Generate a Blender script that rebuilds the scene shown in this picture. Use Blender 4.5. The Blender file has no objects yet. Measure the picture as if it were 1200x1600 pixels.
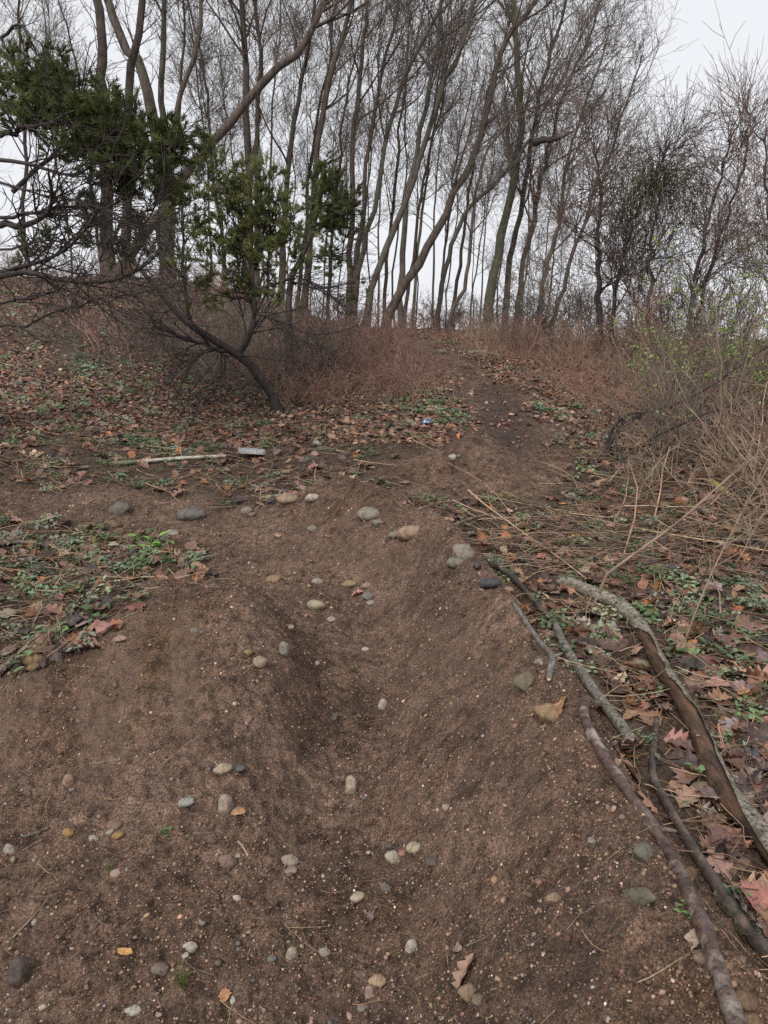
import bpy, math, random
import numpy as np
R = math.radians
rng = np.random.default_rng(7)
scene = bpy.context.scene

# ---------------------------------------------------------------- camera, sky, sun, exposure
PITCH, EYE, F = R(10.0), 1.5, 1200.0
cam_d = bpy.data.cameras.new('camera'); cam = bpy.data.objects.new('camera', cam_d)
scene.collection.objects.link(cam); scene.camera = cam
cam_d.sensor_fit = 'VERTICAL'; cam_d.sensor_height = 32.0; cam_d.lens = 32.0 * F / 1600.0
cam_d.clip_start = 0.05; cam_d.clip_end = 2000
cam.location = (0, 0, EYE); cam.rotation_euler = (R(90) - PITCH, 0, 0)

SUN_EL, SUN_AZ = R(40), R(205)
world = bpy.data.worlds.new('World'); scene.world = world; world.use_nodes = True
wn = world.node_tree; wn.nodes.clear()
w_out = wn.nodes.new('ShaderNodeOutputWorld'); w_bg = wn.nodes.new('ShaderNodeBackground')
w_sky = wn.nodes.new('ShaderNodeTexSky'); w_sky.sky_type = 'NISHITA'; w_sky.sun_disc = False
w_sky.sun_elevation = SUN_EL; w_sky.sun_rotation = SUN_AZ; w_sky.dust_density = 4.0
w_hs = wn.nodes.new('ShaderNodeHueSaturation'); w_hs.inputs['Saturation'].default_value = 0.12
w_mx = wn.nodes.new('ShaderNodeMix'); w_mx.data_type = 'RGBA'
w_mx.inputs[0].default_value = 0.86; w_mx.inputs[7].default_value = (7.0, 7.15, 7.5, 1)   # even cloud deck
wn.links.new(w_sky.outputs[0], w_hs.inputs['Color']); wn.links.new(w_hs.outputs[0], w_mx.inputs[6])
wn.links.new(w_mx.outputs[2], w_bg.inputs[0]); wn.links.new(w_bg.outputs[0], w_out.inputs[0])
w_bg.inputs[1].default_value = 0.10
sun_d = bpy.data.lights.new('sun', 'SUN'); sun_d.energy = 1.5; sun_d.angle = R(16); sun_d.color = (1, 0.97, 0.93)
sun = bpy.data.objects.new('sun', sun_d); scene.collection.objects.link(sun)
sun.rotation_euler = (R(90) - SUN_EL, 0, R(180) - SUN_AZ)   # high behind the viewer's left shoulder
scene.view_settings.view_transform = 'Standard'; scene.view_settings.look = 'None'
scene.view_settings.exposure = 0.42; scene.view_settings.gamma = 1.0
scene.view_settings.use_curve_mapping = False
scene.render.engine = 'CYCLES'
scene.cycles.use_denoising = False; scene.cycles.max_bounces = 5; scene.cycles.diffuse_bounces = 3; scene.cycles.glossy_bounces = 2

# ---------------------------------------------------------------- helpers: noise, terrain, projection
def _hash(ix, iy, s):
    h = (ix.astype(np.int64) * 374761393 + iy.astype(np.int64) * 668265263 + s * 974711) & 0xffffffff
    h = ((h ^ (h >> 13)) * 1274126177) & 0xffffffff
    return ((h ^ (h >> 16)) & 0xffffff) / float(0xffffff)
def vn(x, y, s=0):                       # value noise in -1..1
    ix, iy = np.floor(x), np.floor(y); fx, fy = x - ix, y - iy
    fx = fx * fx * (3 - 2 * fx); fy = fy * fy * (3 - 2 * fy)
    a, b = _hash(ix, iy, s), _hash(ix + 1, iy, s); c, d = _hash(ix, iy + 1, s), _hash(ix + 1, iy + 1, s)
    return 2 * ((a * (1 - fx) + b * fx) * (1 - fy) + (c * (1 - fx) + d * fx) * fy) - 1
def ss(a, b, x):
    t = np.clip((x - a) / (b - a), 0, 1); return t * t * (3 - 2 * t)
def polydist(P, x, y):                   # distance, side (+ right of travel), arc position 0..1
    best = np.full(x.shape, 1e9); side = np.zeros(x.shape); arc = np.zeros(x.shape)
    P = np.asarray(P, float); L = np.r_[0, np.cumsum(np.hypot(*np.diff(P, axis=0).T))]
    for i in range(len(P) - 1):
        ax, ay = P[i]; dx, dy = P[i + 1] - P[i]; l2 = dx * dx + dy * dy
        t = np.clip(((x - ax) * dx + (y - ay) * dy) / l2, 0, 1)
        ex, ey = x - ax - t * dx, y - ay - t * dy; d = np.hypot(ex, ey); m = d < best
        best = np.where(m, d, best); side = np.where(m, np.sign(ex * dy - ey * dx), side)
        arc = np.where(m, (L[i] + t * (L[i + 1] - L[i])) / L[-1], arc)
    return best, side, arc
RIDGE = [(.62, .2), (.63, 1.4), (.62, 1.9), (.60, 2.45), (.57, 3.2), (.52, 3.8), (.44, 4.3), (.28, 4.8), (.03, 5.3), (-.25, 5.68), (-.6, 5.95), (-1.0, 5.9)]
BY = np.array([-40, 2, 3, 4, 5, 6, 7.5, 10, 12, 15, 18, 22, 25, 30, 45, 90, 400.])
BZ = np.array([0, 0, .03, .12, .25, .42, .70, 1.06, 1.4, 1.87, 2.3, 2.78, 2.98, 2.98, 2.5, 1.0, -6.])
def H(x, y):
    x = np.asarray(x, float); y = np.asarray(y, float)
    z = (np.interp(y, BY, BZ) + np.interp(y - .6, BY, BZ) + np.interp(y + .6, BY, BZ)) / 3
    rise = ss(8, 22, y) * (1 - .7 * ss(30, 60, y))
    z = z + rise * (1.15 * ss(0.5, -6.5, x) - .35 * ss(1, 7, x)) + .25 * ss(-1.6, -5, x) * ss(3, 8, y)
    z = z + .05 * vn(x * .6, y * .6, 1) * ss(3, 7, y) + .025 * vn(x * 1.7, y * 1.7, 2)
    d, sd, arc = polydist(RIDGE, x + .055 * vn(x * 1.1, y * 2.3, 43) + .025 * vn(x * 4, y * 6, 44), y)
    hr = np.interp(arc, [0, .45, .62, .75, .9, 1], [.40, .41, .40, .37, .30, 0.])
    hr = hr * (1 + .10 * vn(x * 3.1, y * 3.1, 3) + .06 * vn(x * 9, y * 9, 4))
    inn = np.clip(1 - d / np.interp(arc, [0, .5, .8], [.66, .60, .50]), 0, 1); out = np.clip(1 - d / .34, 0, 1)
    pr = np.where(sd > 0, out * out * (3 - 2 * out), inn ** 1.5 * (1.9 - .9 * inn))
    z = z + hr * pr + np.exp(-(d / .16) ** 2) * (hr > .05) * (.018 * vn(x * 8, y * 8, 41) + .012 * np.abs(vn(x * 19, y * 19, 42)))
    lat = ss(-1.85, -1.35, x + .08 * vn(x * 2, y * 2, 5)) * ss(-.24, -.66, x + .05 * vn(x * 3, y * 3, 45))
    lon = ss(1.9, 3.5, y) * ss(4.02, 3.66, y)
    z = z + .40 * lat * lon * (1 + .12 * vn(x * 2.3, y * 2.3, 6)) + .02 * lat * lon * vn(x * 7 + y * 1.5, y * 2.2, 16)
    tr = np.exp(-((x + .05) / .32) ** 2) * ss(.8, 1.6, y) * ss(5.2, 4.2, y); z = z - .07 * tr
    m2 = np.exp(-(((x - .85) / .42) ** 2 + ((y - 7.15) / .33) ** 2) ** 1.4); z = z + .25 * m2 * (1 + .25 * vn(x * 5, y * 5, 8))
    m3 = np.exp(-(((x - .45) / .3) ** 2 + ((y - 7.0) / .3) ** 2)); z = z + .08 * m3
    near = ss(14, 6, y)
    ridged = 1 - np.abs(vn(x * 11, y * 11, 9))
    z = z + near * (.008 * vn(x * 5.3, y * 5.3, 10) + .013 * ridged + .009 * vn(x * 23, y * 23, 11) + .0105 * vn(x * 47, y * 47, 12) + .0060 * vn(x * 95, y * 95, 13))
    return z
def Hs(x, y): return float(H(np.array([x]), np.array([y]))[0])
def grad(x, y, e=.04):
    return (H(x + e, y) - H(x - e, y)) / (2 * e), (H(x, y + e) - H(x, y - e)) / (2 * e)
FW = np.array([0, math.cos(PITCH), -math.sin(PITCH)]); UP = np.array([0, math.sin(PITCH), math.cos(PITCH)])
def ray(px, py): return FW + np.array([1, 0, 0]) * (px - 600) / F + UP * (800 - py) / F
TS = np.concatenate([np.arange(.5, 8, .02), np.arange(8, 60, .1)])
def at(px, py, lift=0.0):                # where that sight line meets the ground
    d = ray(px, py); p = d[None] * TS[:, None]
    g = p[:, 2] + EYE - H(p[:, 0], p[:, 1]) - lift
    k = np.where(g < 0)[0]
    if len(k) == 0: i = len(TS) - 1; t = TS[i]
    else:
        i = k[0]; a = max(i - 1, 0); ga, gb = g[a], g[i]; t = TS[a] + (TS[i] - TS[a]) * (ga / (ga - gb) if ga != gb else 0)
    q = d * t; return np.array([q[0], q[1], q[2] + EYE])
def pt(px, py, D):                       # a point of that sight line at distance D
    d = ray(px, py); t = D / d[1]; return np.array([d[0] * t, D, EYE + d[2] * t])

# ---------------------------------------------------------------- helpers: meshes and objects
COL = scene.collection
def mk_mesh(name, V, Fq, mats, smooth=True, mi=None):
    me = bpy.data.meshes.new(name); V = np.asarray(V, np.float32).reshape(-1, 3); Fq = np.asarray(Fq, np.int32); k = Fq.shape[1]
    me.vertices.add(len(V)); me.vertices.foreach_set('co', V.ravel())
    me.loops.add(Fq.size); me.loops.foreach_set('vertex_index', Fq.ravel())
    me.polygons.add(len(Fq)); me.polygons.foreach_set('loop_start', np.arange(0, Fq.size, k, dtype=np.int32))
    for m in (mats if isinstance(mats, (list, tuple)) else [mats]): me.materials.append(m)
    if mi is not None: me.polygons.foreach_set('material_index', np.asarray(mi, np.int32))
    if smooth: me.polygons.foreach_set('use_smooth', np.ones(len(Fq), bool))
    me.update(calc_edges=True); me.validate(); return me
def py_mesh(name, V, Fs, mat, smooth=True):
    me = bpy.data.meshes.new(name); me.from_pydata([tuple(v) for v in V], [], Fs); me.materials.append(mat)
    if smooth: me.polygons.foreach_set('use_smooth', np.ones(len(Fs), bool))
    me.update(); return me
def obj(name, me, parent=None, loc=None, kind=None):
    o = bpy.data.objects.new(name, me); COL.objects.link(o)
    if parent is not None: o.parent = parent
    if loc is not None: o.location = loc
    if kind: o['kind'] = kind
    return o
def tag(o, label, cat, group=None, kind=None):
    o['label'] = label; o['category'] = cat
    if group: o['group'] = group
    if kind: o['kind'] = kind
    return o
def thing(name, label, cat, loc, group=None):
    return tag(obj(name, None, None, [float(v) for v in loc]), label, cat, group)
def nrm(v): return v / np.maximum(np.linalg.norm(v, axis=-1, keepdims=True), 1e-9)
def tubes(P, Rr, S=3, lump=0.0, seed=0):  # P [N,K,3], Rr [N,K] -> verts, quads
    N, K, _ = P.shape
    T = np.empty_like(P); T[:, 1:-1] = P[:, 2:] - P[:, :-2]; T[:, 0] = P[:, 1] - P[:, 0]; T[:, -1] = P[:, -1] - P[:, -2]; T = nrm(T)
    ref = np.where(np.abs(T[:, :1, 2:3]).mean(1, keepdims=True) > .8, np.array([1., 0, 0]), np.array([0, 0, 1.]))
    A = nrm(np.cross(T, np.broadcast_to(ref, T.shape))); B = np.cross(T, A)
    an = np.arange(S) * 2 * np.pi / S
    rad = np.repeat(Rr[:, :, None], S, 2)
    if lump: rad = rad * (1 + lump * np.random.default_rng(seed).normal(size=rad.shape))
    V = P[:, :, None] + rad[..., None] * (np.cos(an)[None, None, :, None] * A[:, :, None] + np.sin(an)[None, None, :, None] * B[:, :, None])
    k = np.arange(K - 1)[:, None]; s = np.arange(S)[None]
    q = np.stack([k * S + s, k * S + (s + 1) % S, (k + 1) * S + (s + 1) % S, (k + 1) * S + s], -1).reshape(-1, 4)
    Fq = (q[None] + (np.arange(N) * K * S)[:, None, None]).reshape(-1, 4)
    return V.reshape(-1, 3), Fq
def join(parts):
    V, Q, o = [], [], 0
    for v, q in parts: V.append(v); Q.append(q + o); o += len(v)
    return np.concatenate(V), np.concatenate(Q)
def smooth_path(pts, n):
    P = np.asarray(pts, float); L = np.r_[0, np.cumsum(np.linalg.norm(np.diff(P, axis=0), axis=1))]
    P2 = np.vstack([2 * P[0] - P[1], P, 2 * P[-1] - P[-2]]); out = []
    for s in np.linspace(0, L[-1], n):
        i = min(max(np.searchsorted(L, s) - 1, 0), len(P) - 2); t = (s - L[i]) / (L[i + 1] - L[i])
        a, b, c, d = P2[i:i + 4]
        out.append(.5 * ((2 * b) + (-a + c) * t + (2 * a - 5 * b + 4 * c - d) * t * t + (-a + 3 * b - 3 * c + d) * t ** 3))
    return np.array(out)
def grow(P, Rr, n, tr, lr, ar, K, rg, up=.1, wander=.15, rk=.65, tip=.25, rmin=.002, bias=None, rmax=None):
    """n side shoots from the parent shoots P: where along (tr), how long (lr), at what angle (ar)."""
    N, Kp, _ = P.shape
    plen = np.linalg.norm(np.diff(P, axis=1), axis=2).sum(1); w = plen / plen.sum()
    i = rg.choice(N, n, p=w); t = rg.uniform(tr[0], tr[1], n) * (Kp - 1); k = np.minimum(t.astype(int), Kp - 2); f = (t - k)[:, None]
    p0 = P[i, k] * (1 - f) + P[i, k + 1] * f; T = nrm(P[i, k + 1] - P[i, k]); r0 = Rr[i, k] * (1 - f[:, 0]) + Rr[i, k + 1] * f[:, 0]
    rd = rg.normal(size=(n, 3)); rd -= (rd * T).sum(1, keepdims=True) * T; rd = nrm(rd)
    a = rg.uniform(ar[0], ar[1], n)[:, None]; D = np.cos(a) * T + np.sin(a) * rd
    if bias is not None: D = nrm(D + np.asarray(bias))
    L = rg.uniform(lr[0], lr[1], n) * (1.15 - .5 * t / (Kp - 1)); st = (L / (K - 1))[:, None]
    Q = np.empty((n, K, 3)); Q[:, 0] = p0
    for j in range(1, K):
        Q[:, j] = Q[:, j - 1] + D * st
        D = nrm(D + np.array([0, 0, up]) + wander * rg.normal(size=(n, 3)))
    rs = np.maximum(r0 * rk, rmin)
    if rmax: rs = np.minimum(rs, rmax)
    RR = rs[:, None] * np.linspace(1, tip, K)[None]
    return Q, np.maximum(RR, rmin * .6)

# ---------------------------------------------------------------- helpers: materials
def mat(name, rough=.8, spec=.3):
    m = bpy.data.materials.new(name); m.use_nodes = True; nt = m.node_tree; b = nt.nodes['Principled BSDF']
    b.inputs['Roughness'].default_value = rough; b.inputs['Specular IOR Level'].default_value = spec
    return m, nt, b
def N(nt, t, **kw):
    n = nt.nodes.new(t)
    for k, v in kw.items():
        if k in n.inputs: n.inputs[k].default_value = v
        else: setattr(n, k, v)
    return n
def noise(nt, co, scale, detail=4, rough=.6):
    n = N(nt, 'ShaderNodeTexNoise'); n.inputs['Scale'].default_value = scale; n.inputs['Detail'].default_value = detail; n.inputs['Roughness'].default_value = rough
    nt.links.new(co, n.inputs['Vector']); return n.outputs['Fac']
def ramp(nt, fac, stops):
    r = N(nt, 'ShaderNodeValToRGB'); el = r.color_ramp.elements
    while len(el) < len(stops): el.new(.5)
    for e, (p, c) in zip(el, stops): e.position = p; e.color = (*c, 1) if not isinstance(c, float) else (c, c, c, 1)
    nt.links.new(fac, r.inputs[0]); return r.outputs[0]
def mix(nt, fac, a, b, bt='MIX'):
    m = N(nt, 'ShaderNodeMix', data_type='RGBA', blend_type=bt)
    for s, v in ((0, fac), (6, a), (7, b)):
        if isinstance(v, (int, float)): m.inputs[s].default_value = v
        elif isinstance(v, tuple): m.inputs[s].default_value = (*v, 1)
        else: nt.links.new(v, m.inputs[s])
    return m.outputs[2]
def math_(nt, op, a, b=0.5):
    m = N(nt, 'ShaderNodeMath', operation=op)
    for s, v in ((0, a), (1, b)):
        if isinstance(v, (int, float)): m.inputs[s].default_value = v
        else: nt.links.new(v, m.inputs[s])
    return m.outputs[0]
def bump(nt, b, h, dist, strength=1.0, prev=None):
    n = N(nt, 'ShaderNodeBump'); n.inputs['Distance'].default_value = dist; n.inputs['Strength'].default_value = strength
    nt.links.new(h, n.inputs['Height'])
    if prev: nt.links.new(prev, n.inputs['Normal'])
    nt.links.new(n.outputs[0], b.inputs['Normal']); return n.outputs[0]
def coord(nt): return N(nt, 'ShaderNodeTexCoord').outputs['Object']

def soil_nodes(nt, co):
    c = ramp(nt, noise(nt, co, 2.6, 6, .65), [(.30, (.122, .075, .052)), (.50, (.235, .147, .104)), (.70, (.355, .235, .172))])
    c = mix(nt, ramp(nt, noise(nt, co, .9, 3), [(.55, 0.), (.72, .55)]), c, (.175, .095, .042))
    fine = noise(nt, co, 130, 5, .8)
    c = mix(nt, 1.0, c, ramp(nt, fine, [(.33, (.13, .12, .11)), (.50, (1., 1., 1.)), (.64, (1.9, 1.86, 1.82))]), 'MULTIPLY')
    c = mix(nt, 1.0, c, ramp(nt, noise(nt, co, 17, 5, .7), [(.35, (.42, .41, .40)), (.5, (1., 1., 1.)), (.64, (1.5, 1.48, 1.45))]), 'MULTIPLY')
    v = N(nt, 'ShaderNodeTexVoronoi'); v.inputs['Scale'].default_value = 120; nt.links.new(co, v.inputs['Vector'])
    sp = math_(nt, 'MULTIPLY', ramp(nt, v.outputs['Distance'], [(.10, 1.), (.22, 0.)]), ramp(nt, v.outputs['Color'], [(.80, 0.), (.86, 1.)]))
    return mix(nt, sp, c, (.33, .26, .20)), fine, v
SOIL, nt, b = mat('soil', .82, .35)
co = coord(nt)
dirt, fine, vor = soil_nodes(nt, co)
at_d = N(nt, 'ShaderNodeAttribute', attribute_name='dirt').outputs['Fac']
at_s = N(nt, 'ShaderNodeAttribute', attribute_name='scrape').outputs['Fac']
at_m = N(nt, 'ShaderNodeAttribute', attribute_name='moist').outputs['Fac']
smoothc = mix(nt, noise(nt, co, 14, 4), (.31, .200, .143), (.42, .290, .215))
dirt = mix(nt, math_(nt, 'MULTIPLY', math_(nt, 'MULTIPLY', at_s, ramp(nt, noise(nt, co, 9, 6, .75), [(.36, .35), (.60, 1.)])), .70), dirt, smoothc)
dirt = mix(nt, math_(nt, 'MULTIPLY', at_m, .6), dirt, (.085, .060, .053))
lit = ramp(nt, noise(nt, co, 34, 6, .7), [(.3, (.040, .027, .020)), (.5, (.150, .100, .071)), (.7, (.31, .215, .152))])
nt.links.new(mix(nt, at_d, lit, dirt), b.inputs['Base Color'])
b1 = bump(nt, b, noise(nt, co, 38, 5, .7), .09, 1.0)
b2 = bump(nt, b, fine, .035, 1.0, b1)
nt.links.new(ramp(nt, fine, [(.3, .62), (.7, .92)]), b.inputs['Roughness'])

def bark_mat(name, c1, c2, c3=None, scale=18, rough=.8, bd=.01, stretch=(1, 1, .25), spec=.3):
    m, nt, b = mat(name, rough, spec); co = coord(nt)
    mp = N(nt, 'ShaderNodeMapping'); mp.inputs['Scale'].default_value = stretch; nt.links.new(co, mp.inputs[0])
    n = noise(nt, mp.outputs[0], scale, 6, .7)
    c = ramp(nt, n, [(.34, c1), (.64, c2)])
    if c3: c = mix(nt, ramp(nt, noise(nt, co, scale * .22, 5, .6), [(.50, 0.), (.62, 1.)]), c, c3)
    oi = N(nt, 'ShaderNodeObjectInfo').outputs['Random']
    c = mix(nt, 1.0, c, ramp(nt, oi, [(0., (.75, .75, .75)), (1., (1.25, 1.22, 1.2))]), 'MULTIPLY')
    nt.links.new(c, b.inputs['Base Color']); bump(nt, b, n, bd, .9); return m
BARK_GREY = bark_mat('bark_grey', (.046, .037, .031), (.160, .137, .114), (.110, .112, .078), 12, .85, .02)
BARK_BROWN = bark_mat('bark_brown', (.032, .024, .020), (.118, .091, .074), None, 12, .85, .02)
BARK_GREEN = bark_mat('bark_greenish', (.066, .062, .043), (.175, .165, .112), (.105, .112, .062), 10, .85, .02)
TWIG = bark_mat('twig_bark', (.075, .058, .050), (.195, .155, .132), None, 3, .75, .002)
TWIG_RED = bark_mat('twig_reddish', (.080, .052, .044), (.205, .140, .118), None, 3, .75, .002)
DARKWOOD = bark_mat('cedar_bark_wet', (.016, .012, .011), (.060, .045, .038), None, 20, .72, .01, (1, 1, .3), .45)
CANE = bark_mat('dry_cane', (.16, .110, .078), (.42, .31, .22), None, 5, .7, .002)
CANE_RED = bark_mat('bramble_cane', (.175, .095, .072), (.38, .235, .180), None, 5, .7, .002)
GREYSTEM = bark_mat('grey_stem', (.095, .075, .060), (.24, .20, .165), None, 6, .75, .002)

def inst_mat(name, rough=.6, spec=.35, kind='INSTANCER', spots=True, bscale=60, bd=.004, transl=0.0):
    m, nt, b = mat(name, rough, spec); co = coord(nt)
    if kind == 'INSTANCER': c = N(nt, 'ShaderNodeAttribute', attribute_type='INSTANCER', attribute_name='col').outputs['Color']
    else: c = N(nt, 'ShaderNodeObjectInfo').outputs['Color']
    n = noise(nt, co, bscale, 5, .7)
    if spots: c = mix(nt, 1.0, c, ramp(nt, n, [(.32, (.55, .54, .53)), (.5, (1., 1., 1.)), (.7, (1.4, 1.38, 1.35))]), 'MULTIPLY')
    nt.links.new(c, b.inputs['Base Color']); bump(nt, b, n, bd, .6)
    return m
LEAF_I, LEAF_O = inst_mat('leaf_dry', .5, .45, bscale=45, bd=.004), inst_mat('leaf_dry_single', .5, .45, 'OBJ', bscale=45, bd=.004)
STONE_I, STONE_O = inst_mat('pebble', .8, .25, bscale=5, bd=.003), inst_mat('stone', .85, .22, 'OBJ', bscale=5.5, bd=.006)
CRUMB_I = inst_mat('soil_crumb', .9, .2, bscale=4, bd=.003)
STRAW_I = inst_mat('straw', .6, .35, bscale=30, bd=.001)
HERB_I, HERB_O = inst_mat('herb_leaf', .55, .4, bscale=80, bd=.001), inst_mat('herb_leaf_single', .55, .4, 'OBJ', bscale=80, bd=.001)

# ---------------------------------------------------------------- the ground: one sheet out to the horizon
def inpoly(poly, x, y):
    c = np.zeros(x.shape, bool); d = np.full(x.shape, 1e9); n = len(poly)
    for i in range(n):
        (x1, y1), (x2, y2) = poly[i], poly[(i + 1) % n]
        cr = ((y1 > y) != (y2 > y)) & (x < (x2 - x1) * (y - y1) / ((y2 - y1) if y2 != y1 else 1e-9) + x1); c ^= cr
        l2 = (x2 - x1) ** 2 + (y2 - y1) ** 2 + 1e-12; t = np.clip(((x - x1) * (x2 - x1) + (y - y1) * (y2 - y1)) / l2, 0, 1)
        d = np.minimum(d, np.hypot(x - x1 - t * (x2 - x1), y - y1 - t * (y2 - y1)))
    return np.where(c, d, -d)
DPOLY = [tuple(at(*p)[:2]) for p in [(-420, 1115), (0, 1075), (60, 1045), (125, 1005), (150, 965), (235, 932), (330, 905), (310, 870), (230, 835), (120, 815), (-60, 812), (-260, 795), (-260, 760), (60, 762), (220, 768), (320, 765)]]
DPOLY += [(-1.25, 6.15), (-.75, 6.15), (-.3, 5.92), (.05, 5.6)]
DPOLY += [(.35, 5.35), (.62, 4.7), (.80, 4.2), (.92, 3.5), (1.0, 2.6), (1.02, 1.9), (1.05, -2), (-3.2, -2), (-3.4, 1.5)]
TRACK = np.array([at(*p)[:2] for p in [(690, 735), (760, 705), (795, 680), (788, 650), (770, 610), (725, 578), (690, 556), (652, 533)]])
def dirt_mask(x, y):
    j = .16 * vn(x * 2.2, y * 2.2, 21) + .09 * vn(x * 7, y * 7, 22) + .05 * vn(x * 22, y * 22, 23)
    m = ss(-.10, .14, inpoly(DPOLY, x, y) + j)
    d, _, arc = polydist(TRACK, x, y); wdt = np.interp(arc, [0, .2, .35, .6, 1], [.6, .55, .52, .42, .34])
    m = np.maximum(m, ss(.12, -.15, d - wdt + 1.6 * j))
    m = np.maximum(m, ss(.75, .5, np.hypot((x - .75) / 1.35, (y - 7.05)) + j))
    return m
def scrape_marks(x, y):                  # shovel-smoothed streaks down the face of the mound
    face = ss(-1.75, -1.45, x) * ss(-.45, -.75, x) * ss(2.25, 2.7, y) * ss(3.75, 3.5, y)
    return face * ss(-.15, .60, vn((x + .28 * (y - 3)) * 8.5, y * 1.3, 31) + .40 * vn((x + .28 * (y - 3)) * 26, y * 4, 32))
us = np.concatenate([-np.geomspace(18, .74, 34), np.linspace(-.72, .72, 600), np.geomspace(.74, 18, 34)])
ys = [-14, -10, -7, -5, -3.5, -2.4, -1.6, -1, -.5, -.1, .2, .4, .55]
y_ = .65
while y_ < 300:
    ys.append(y_); y_ += (.005 if y_ < 9 else (.013 if y_ < 30 else .08)) * (y_ + .5)
ys = np.array(ys + [340, 400])
GY, GU = np.meshgrid(ys, us, indexing='ij'); GX = GU * (np.maximum(GY, .5) + 1.0)
GZ = H(GX, GY); ny, nx = GX.shape
ii = (np.arange(ny - 1)[:, None] * nx + np.arange(nx - 1)[None]).reshape(-1)
gm = mk_mesh('ground', np.stack([GX, GY, GZ], -1), np.stack([ii, ii + 1, ii + nx + 1, ii + nx], -1), SOIL)
fx, fy = GX.ravel(), GY.ravel()
a_d = gm.attributes.new('dirt', 'FLOAT', 'POINT'); a_d.data.foreach_set('value', dirt_mask(fx, fy).astype(np.float32))
scr = scrape_marks(fx, fy)
dr, sr, ar_ = polydist(RIDGE, fx, fy)
inner = (sr <= 0) * ss(.05, .2, dr) * ss(.62, .4, dr) * ss(1.4, 2.0, fy)
scr = np.maximum(scr, .55 * inner * ss(-.2, .6, vn(fx * 2.2, fy * 1.2, 33) + .4 * vn(fx * 13, fy * 7, 34)))
scr = np.maximum(scr, .4 * ss(.2, .6, vn(fx * 1.5 + 3, fy * 1.5, 35) + .3 * vn(fx * 11, fy * 11, 36)) * ss(1.0, .4, fx))
lip = np.exp(-(((fx - 1.22) / .1) ** 2 + ((fy - 7.15) / .25) ** 2)); scr = np.maximum(scr, lip)
a_s = gm.attributes.new('scrape', 'FLOAT', 'POINT'); a_s.data.foreach_set('value', scr.astype(np.float32))
dt, _, _ = polydist(TRACK, fx, fy)
moist = ss(.55, .1, dt) * ss(7.4, 7.8, fy) * ss(14, 9, fy) + .6 * ss(.1, .6, vn(fx * 1.3, fy * 1.3, 37) + .3 * vn(fx * 8, fy * 8, 38)) * ss(2.6, 1.4, fy)
a_m = gm.attributes.new('moist', 'FLOAT', 'POINT'); a_m.data.foreach_set('value', np.clip(moist, 0, 1).astype(np.float32))
ground = obj('ground', gm, kind='structure')

# ---------------------------------------------------------------- prototypes for uncountable stuff (kept out of the scene)
def leaf_mesh(name, kind, seed, mat_, L=.1):
    rg = np.random.default_rng(seed); n = 11; t = np.linspace(0, 1, n)
    if kind == 'oak': w = .30 * np.sin(np.pi * t ** .8) ** .6 * (1 + .42 * np.sin(t * np.pi * 7)); w[0] = .02
    elif kind == 'maple':
        w = np.array([.03, .30, .22, .46, .27, .40, .20, .28, .12, .07, .01])
    else: w = .26 * np.sin(np.pi * t ** .85) ** .8
    w = np.maximum(w, .012) * (1 + .12 * rg.normal(size=n))
    bend, cup, tw = rg.uniform(-1.6, 1.6), rg.uniform(-.5, 1.6), rg.uniform(-1.2, 1.2)
    cx = .08 * np.sin(t * 3 + rg.uniform(0, 6)); V = []
    for j, s in enumerate((-1, -.5, 0, .5, 1)):
        ww = w * (1 + .1 * rg.normal(size=n)) * s
        x = cx + ww; y = t - .5 + .10 * abs(s) * (w / .3)
        z = .22 * bend * ((t - .5) ** 2 - .08) + cup * ww ** 2 * 1.6 + tw * ww * (t - .5) * .7 + .016 * rg.normal(size=n) + .03 * rg.normal() * abs(s)
        V.append(np.stack([x, y, z], -1))
    V = np.stack(V, 1).reshape(-1, 3); V[:, 2] -= np.percentile(V[:, 2], 12)
    Q = [[i * 5 + j, i * 5 + j + 1, (i + 1) * 5 + j + 1, (i + 1) * 5 + j] for i in range(n - 1) for j in range(4)]
    st = np.array([[-.008, -.5, 0], [.008, -.5, 0], [.012, -.74, .02], [.0, -.74, .02]]); st[:, 2] += V[2, 2]
    Q.append([len(V), len(V) + 1, len(V) + 2, len(V) + 3]); V = np.vstack([V, st])
    return mk_mesh(name, V * L, Q, mat_)
import bmesh
def stone_mesh(name, seed, mat_, sub=2, flat=.65, ang=.0):
    rg = np.random.default_rng(seed); bm = bmesh.new(); bmesh.ops.create_icosphere(bm, subdivisions=sub, radius=.5)
    V = np.array([v.co[:] for v in bm.verts]); Fs = [[v.index for v in f.verts] for f in bm.faces]; bm.free()
    d = nrm(V); r = np.ones(len(V))
    for _ in range(9 if ang else 6):
        a = nrm(rg.normal(size=(1, 3)))[0]; c = d @ a; lim = rg.uniform(.62, .86) if ang else rg.uniform(.76, .94)
        r = np.minimum(r, lim / np.maximum(c, .05))
    for k in range(6): r = r * (1 + (.05, .04, .03, .018, .013, .010)[k] * np.sin(d @ rg.normal(size=3) * (2 + 2.6 * k) + rg.uniform(0, 6)))
    V = d * r[:, None] * .5 * np.array([1, rg.uniform(.68, .9), flat])
    return mk_mesh(name, V, Fs, mat_)
def crumb_mesh(name, seed, mat_):
    rg = np.random.default_rng(seed); bm = bmesh.new(); bmesh.ops.create_icosphere(bm, subdivisions=1, radius=.5)
    V = np.array([v.co[:] for v in bm.verts]) * rg.uniform(.6, 1.25, (12 if len(bm.verts) == 12 else len(bm.verts), 1)) * np.array([1, .85, .7])
    Fs = [[v.index for v in f.verts] for f in bm.faces]; bm.free(); return mk_mesh(name, V, Fs, mat_, smooth=False)
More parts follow.
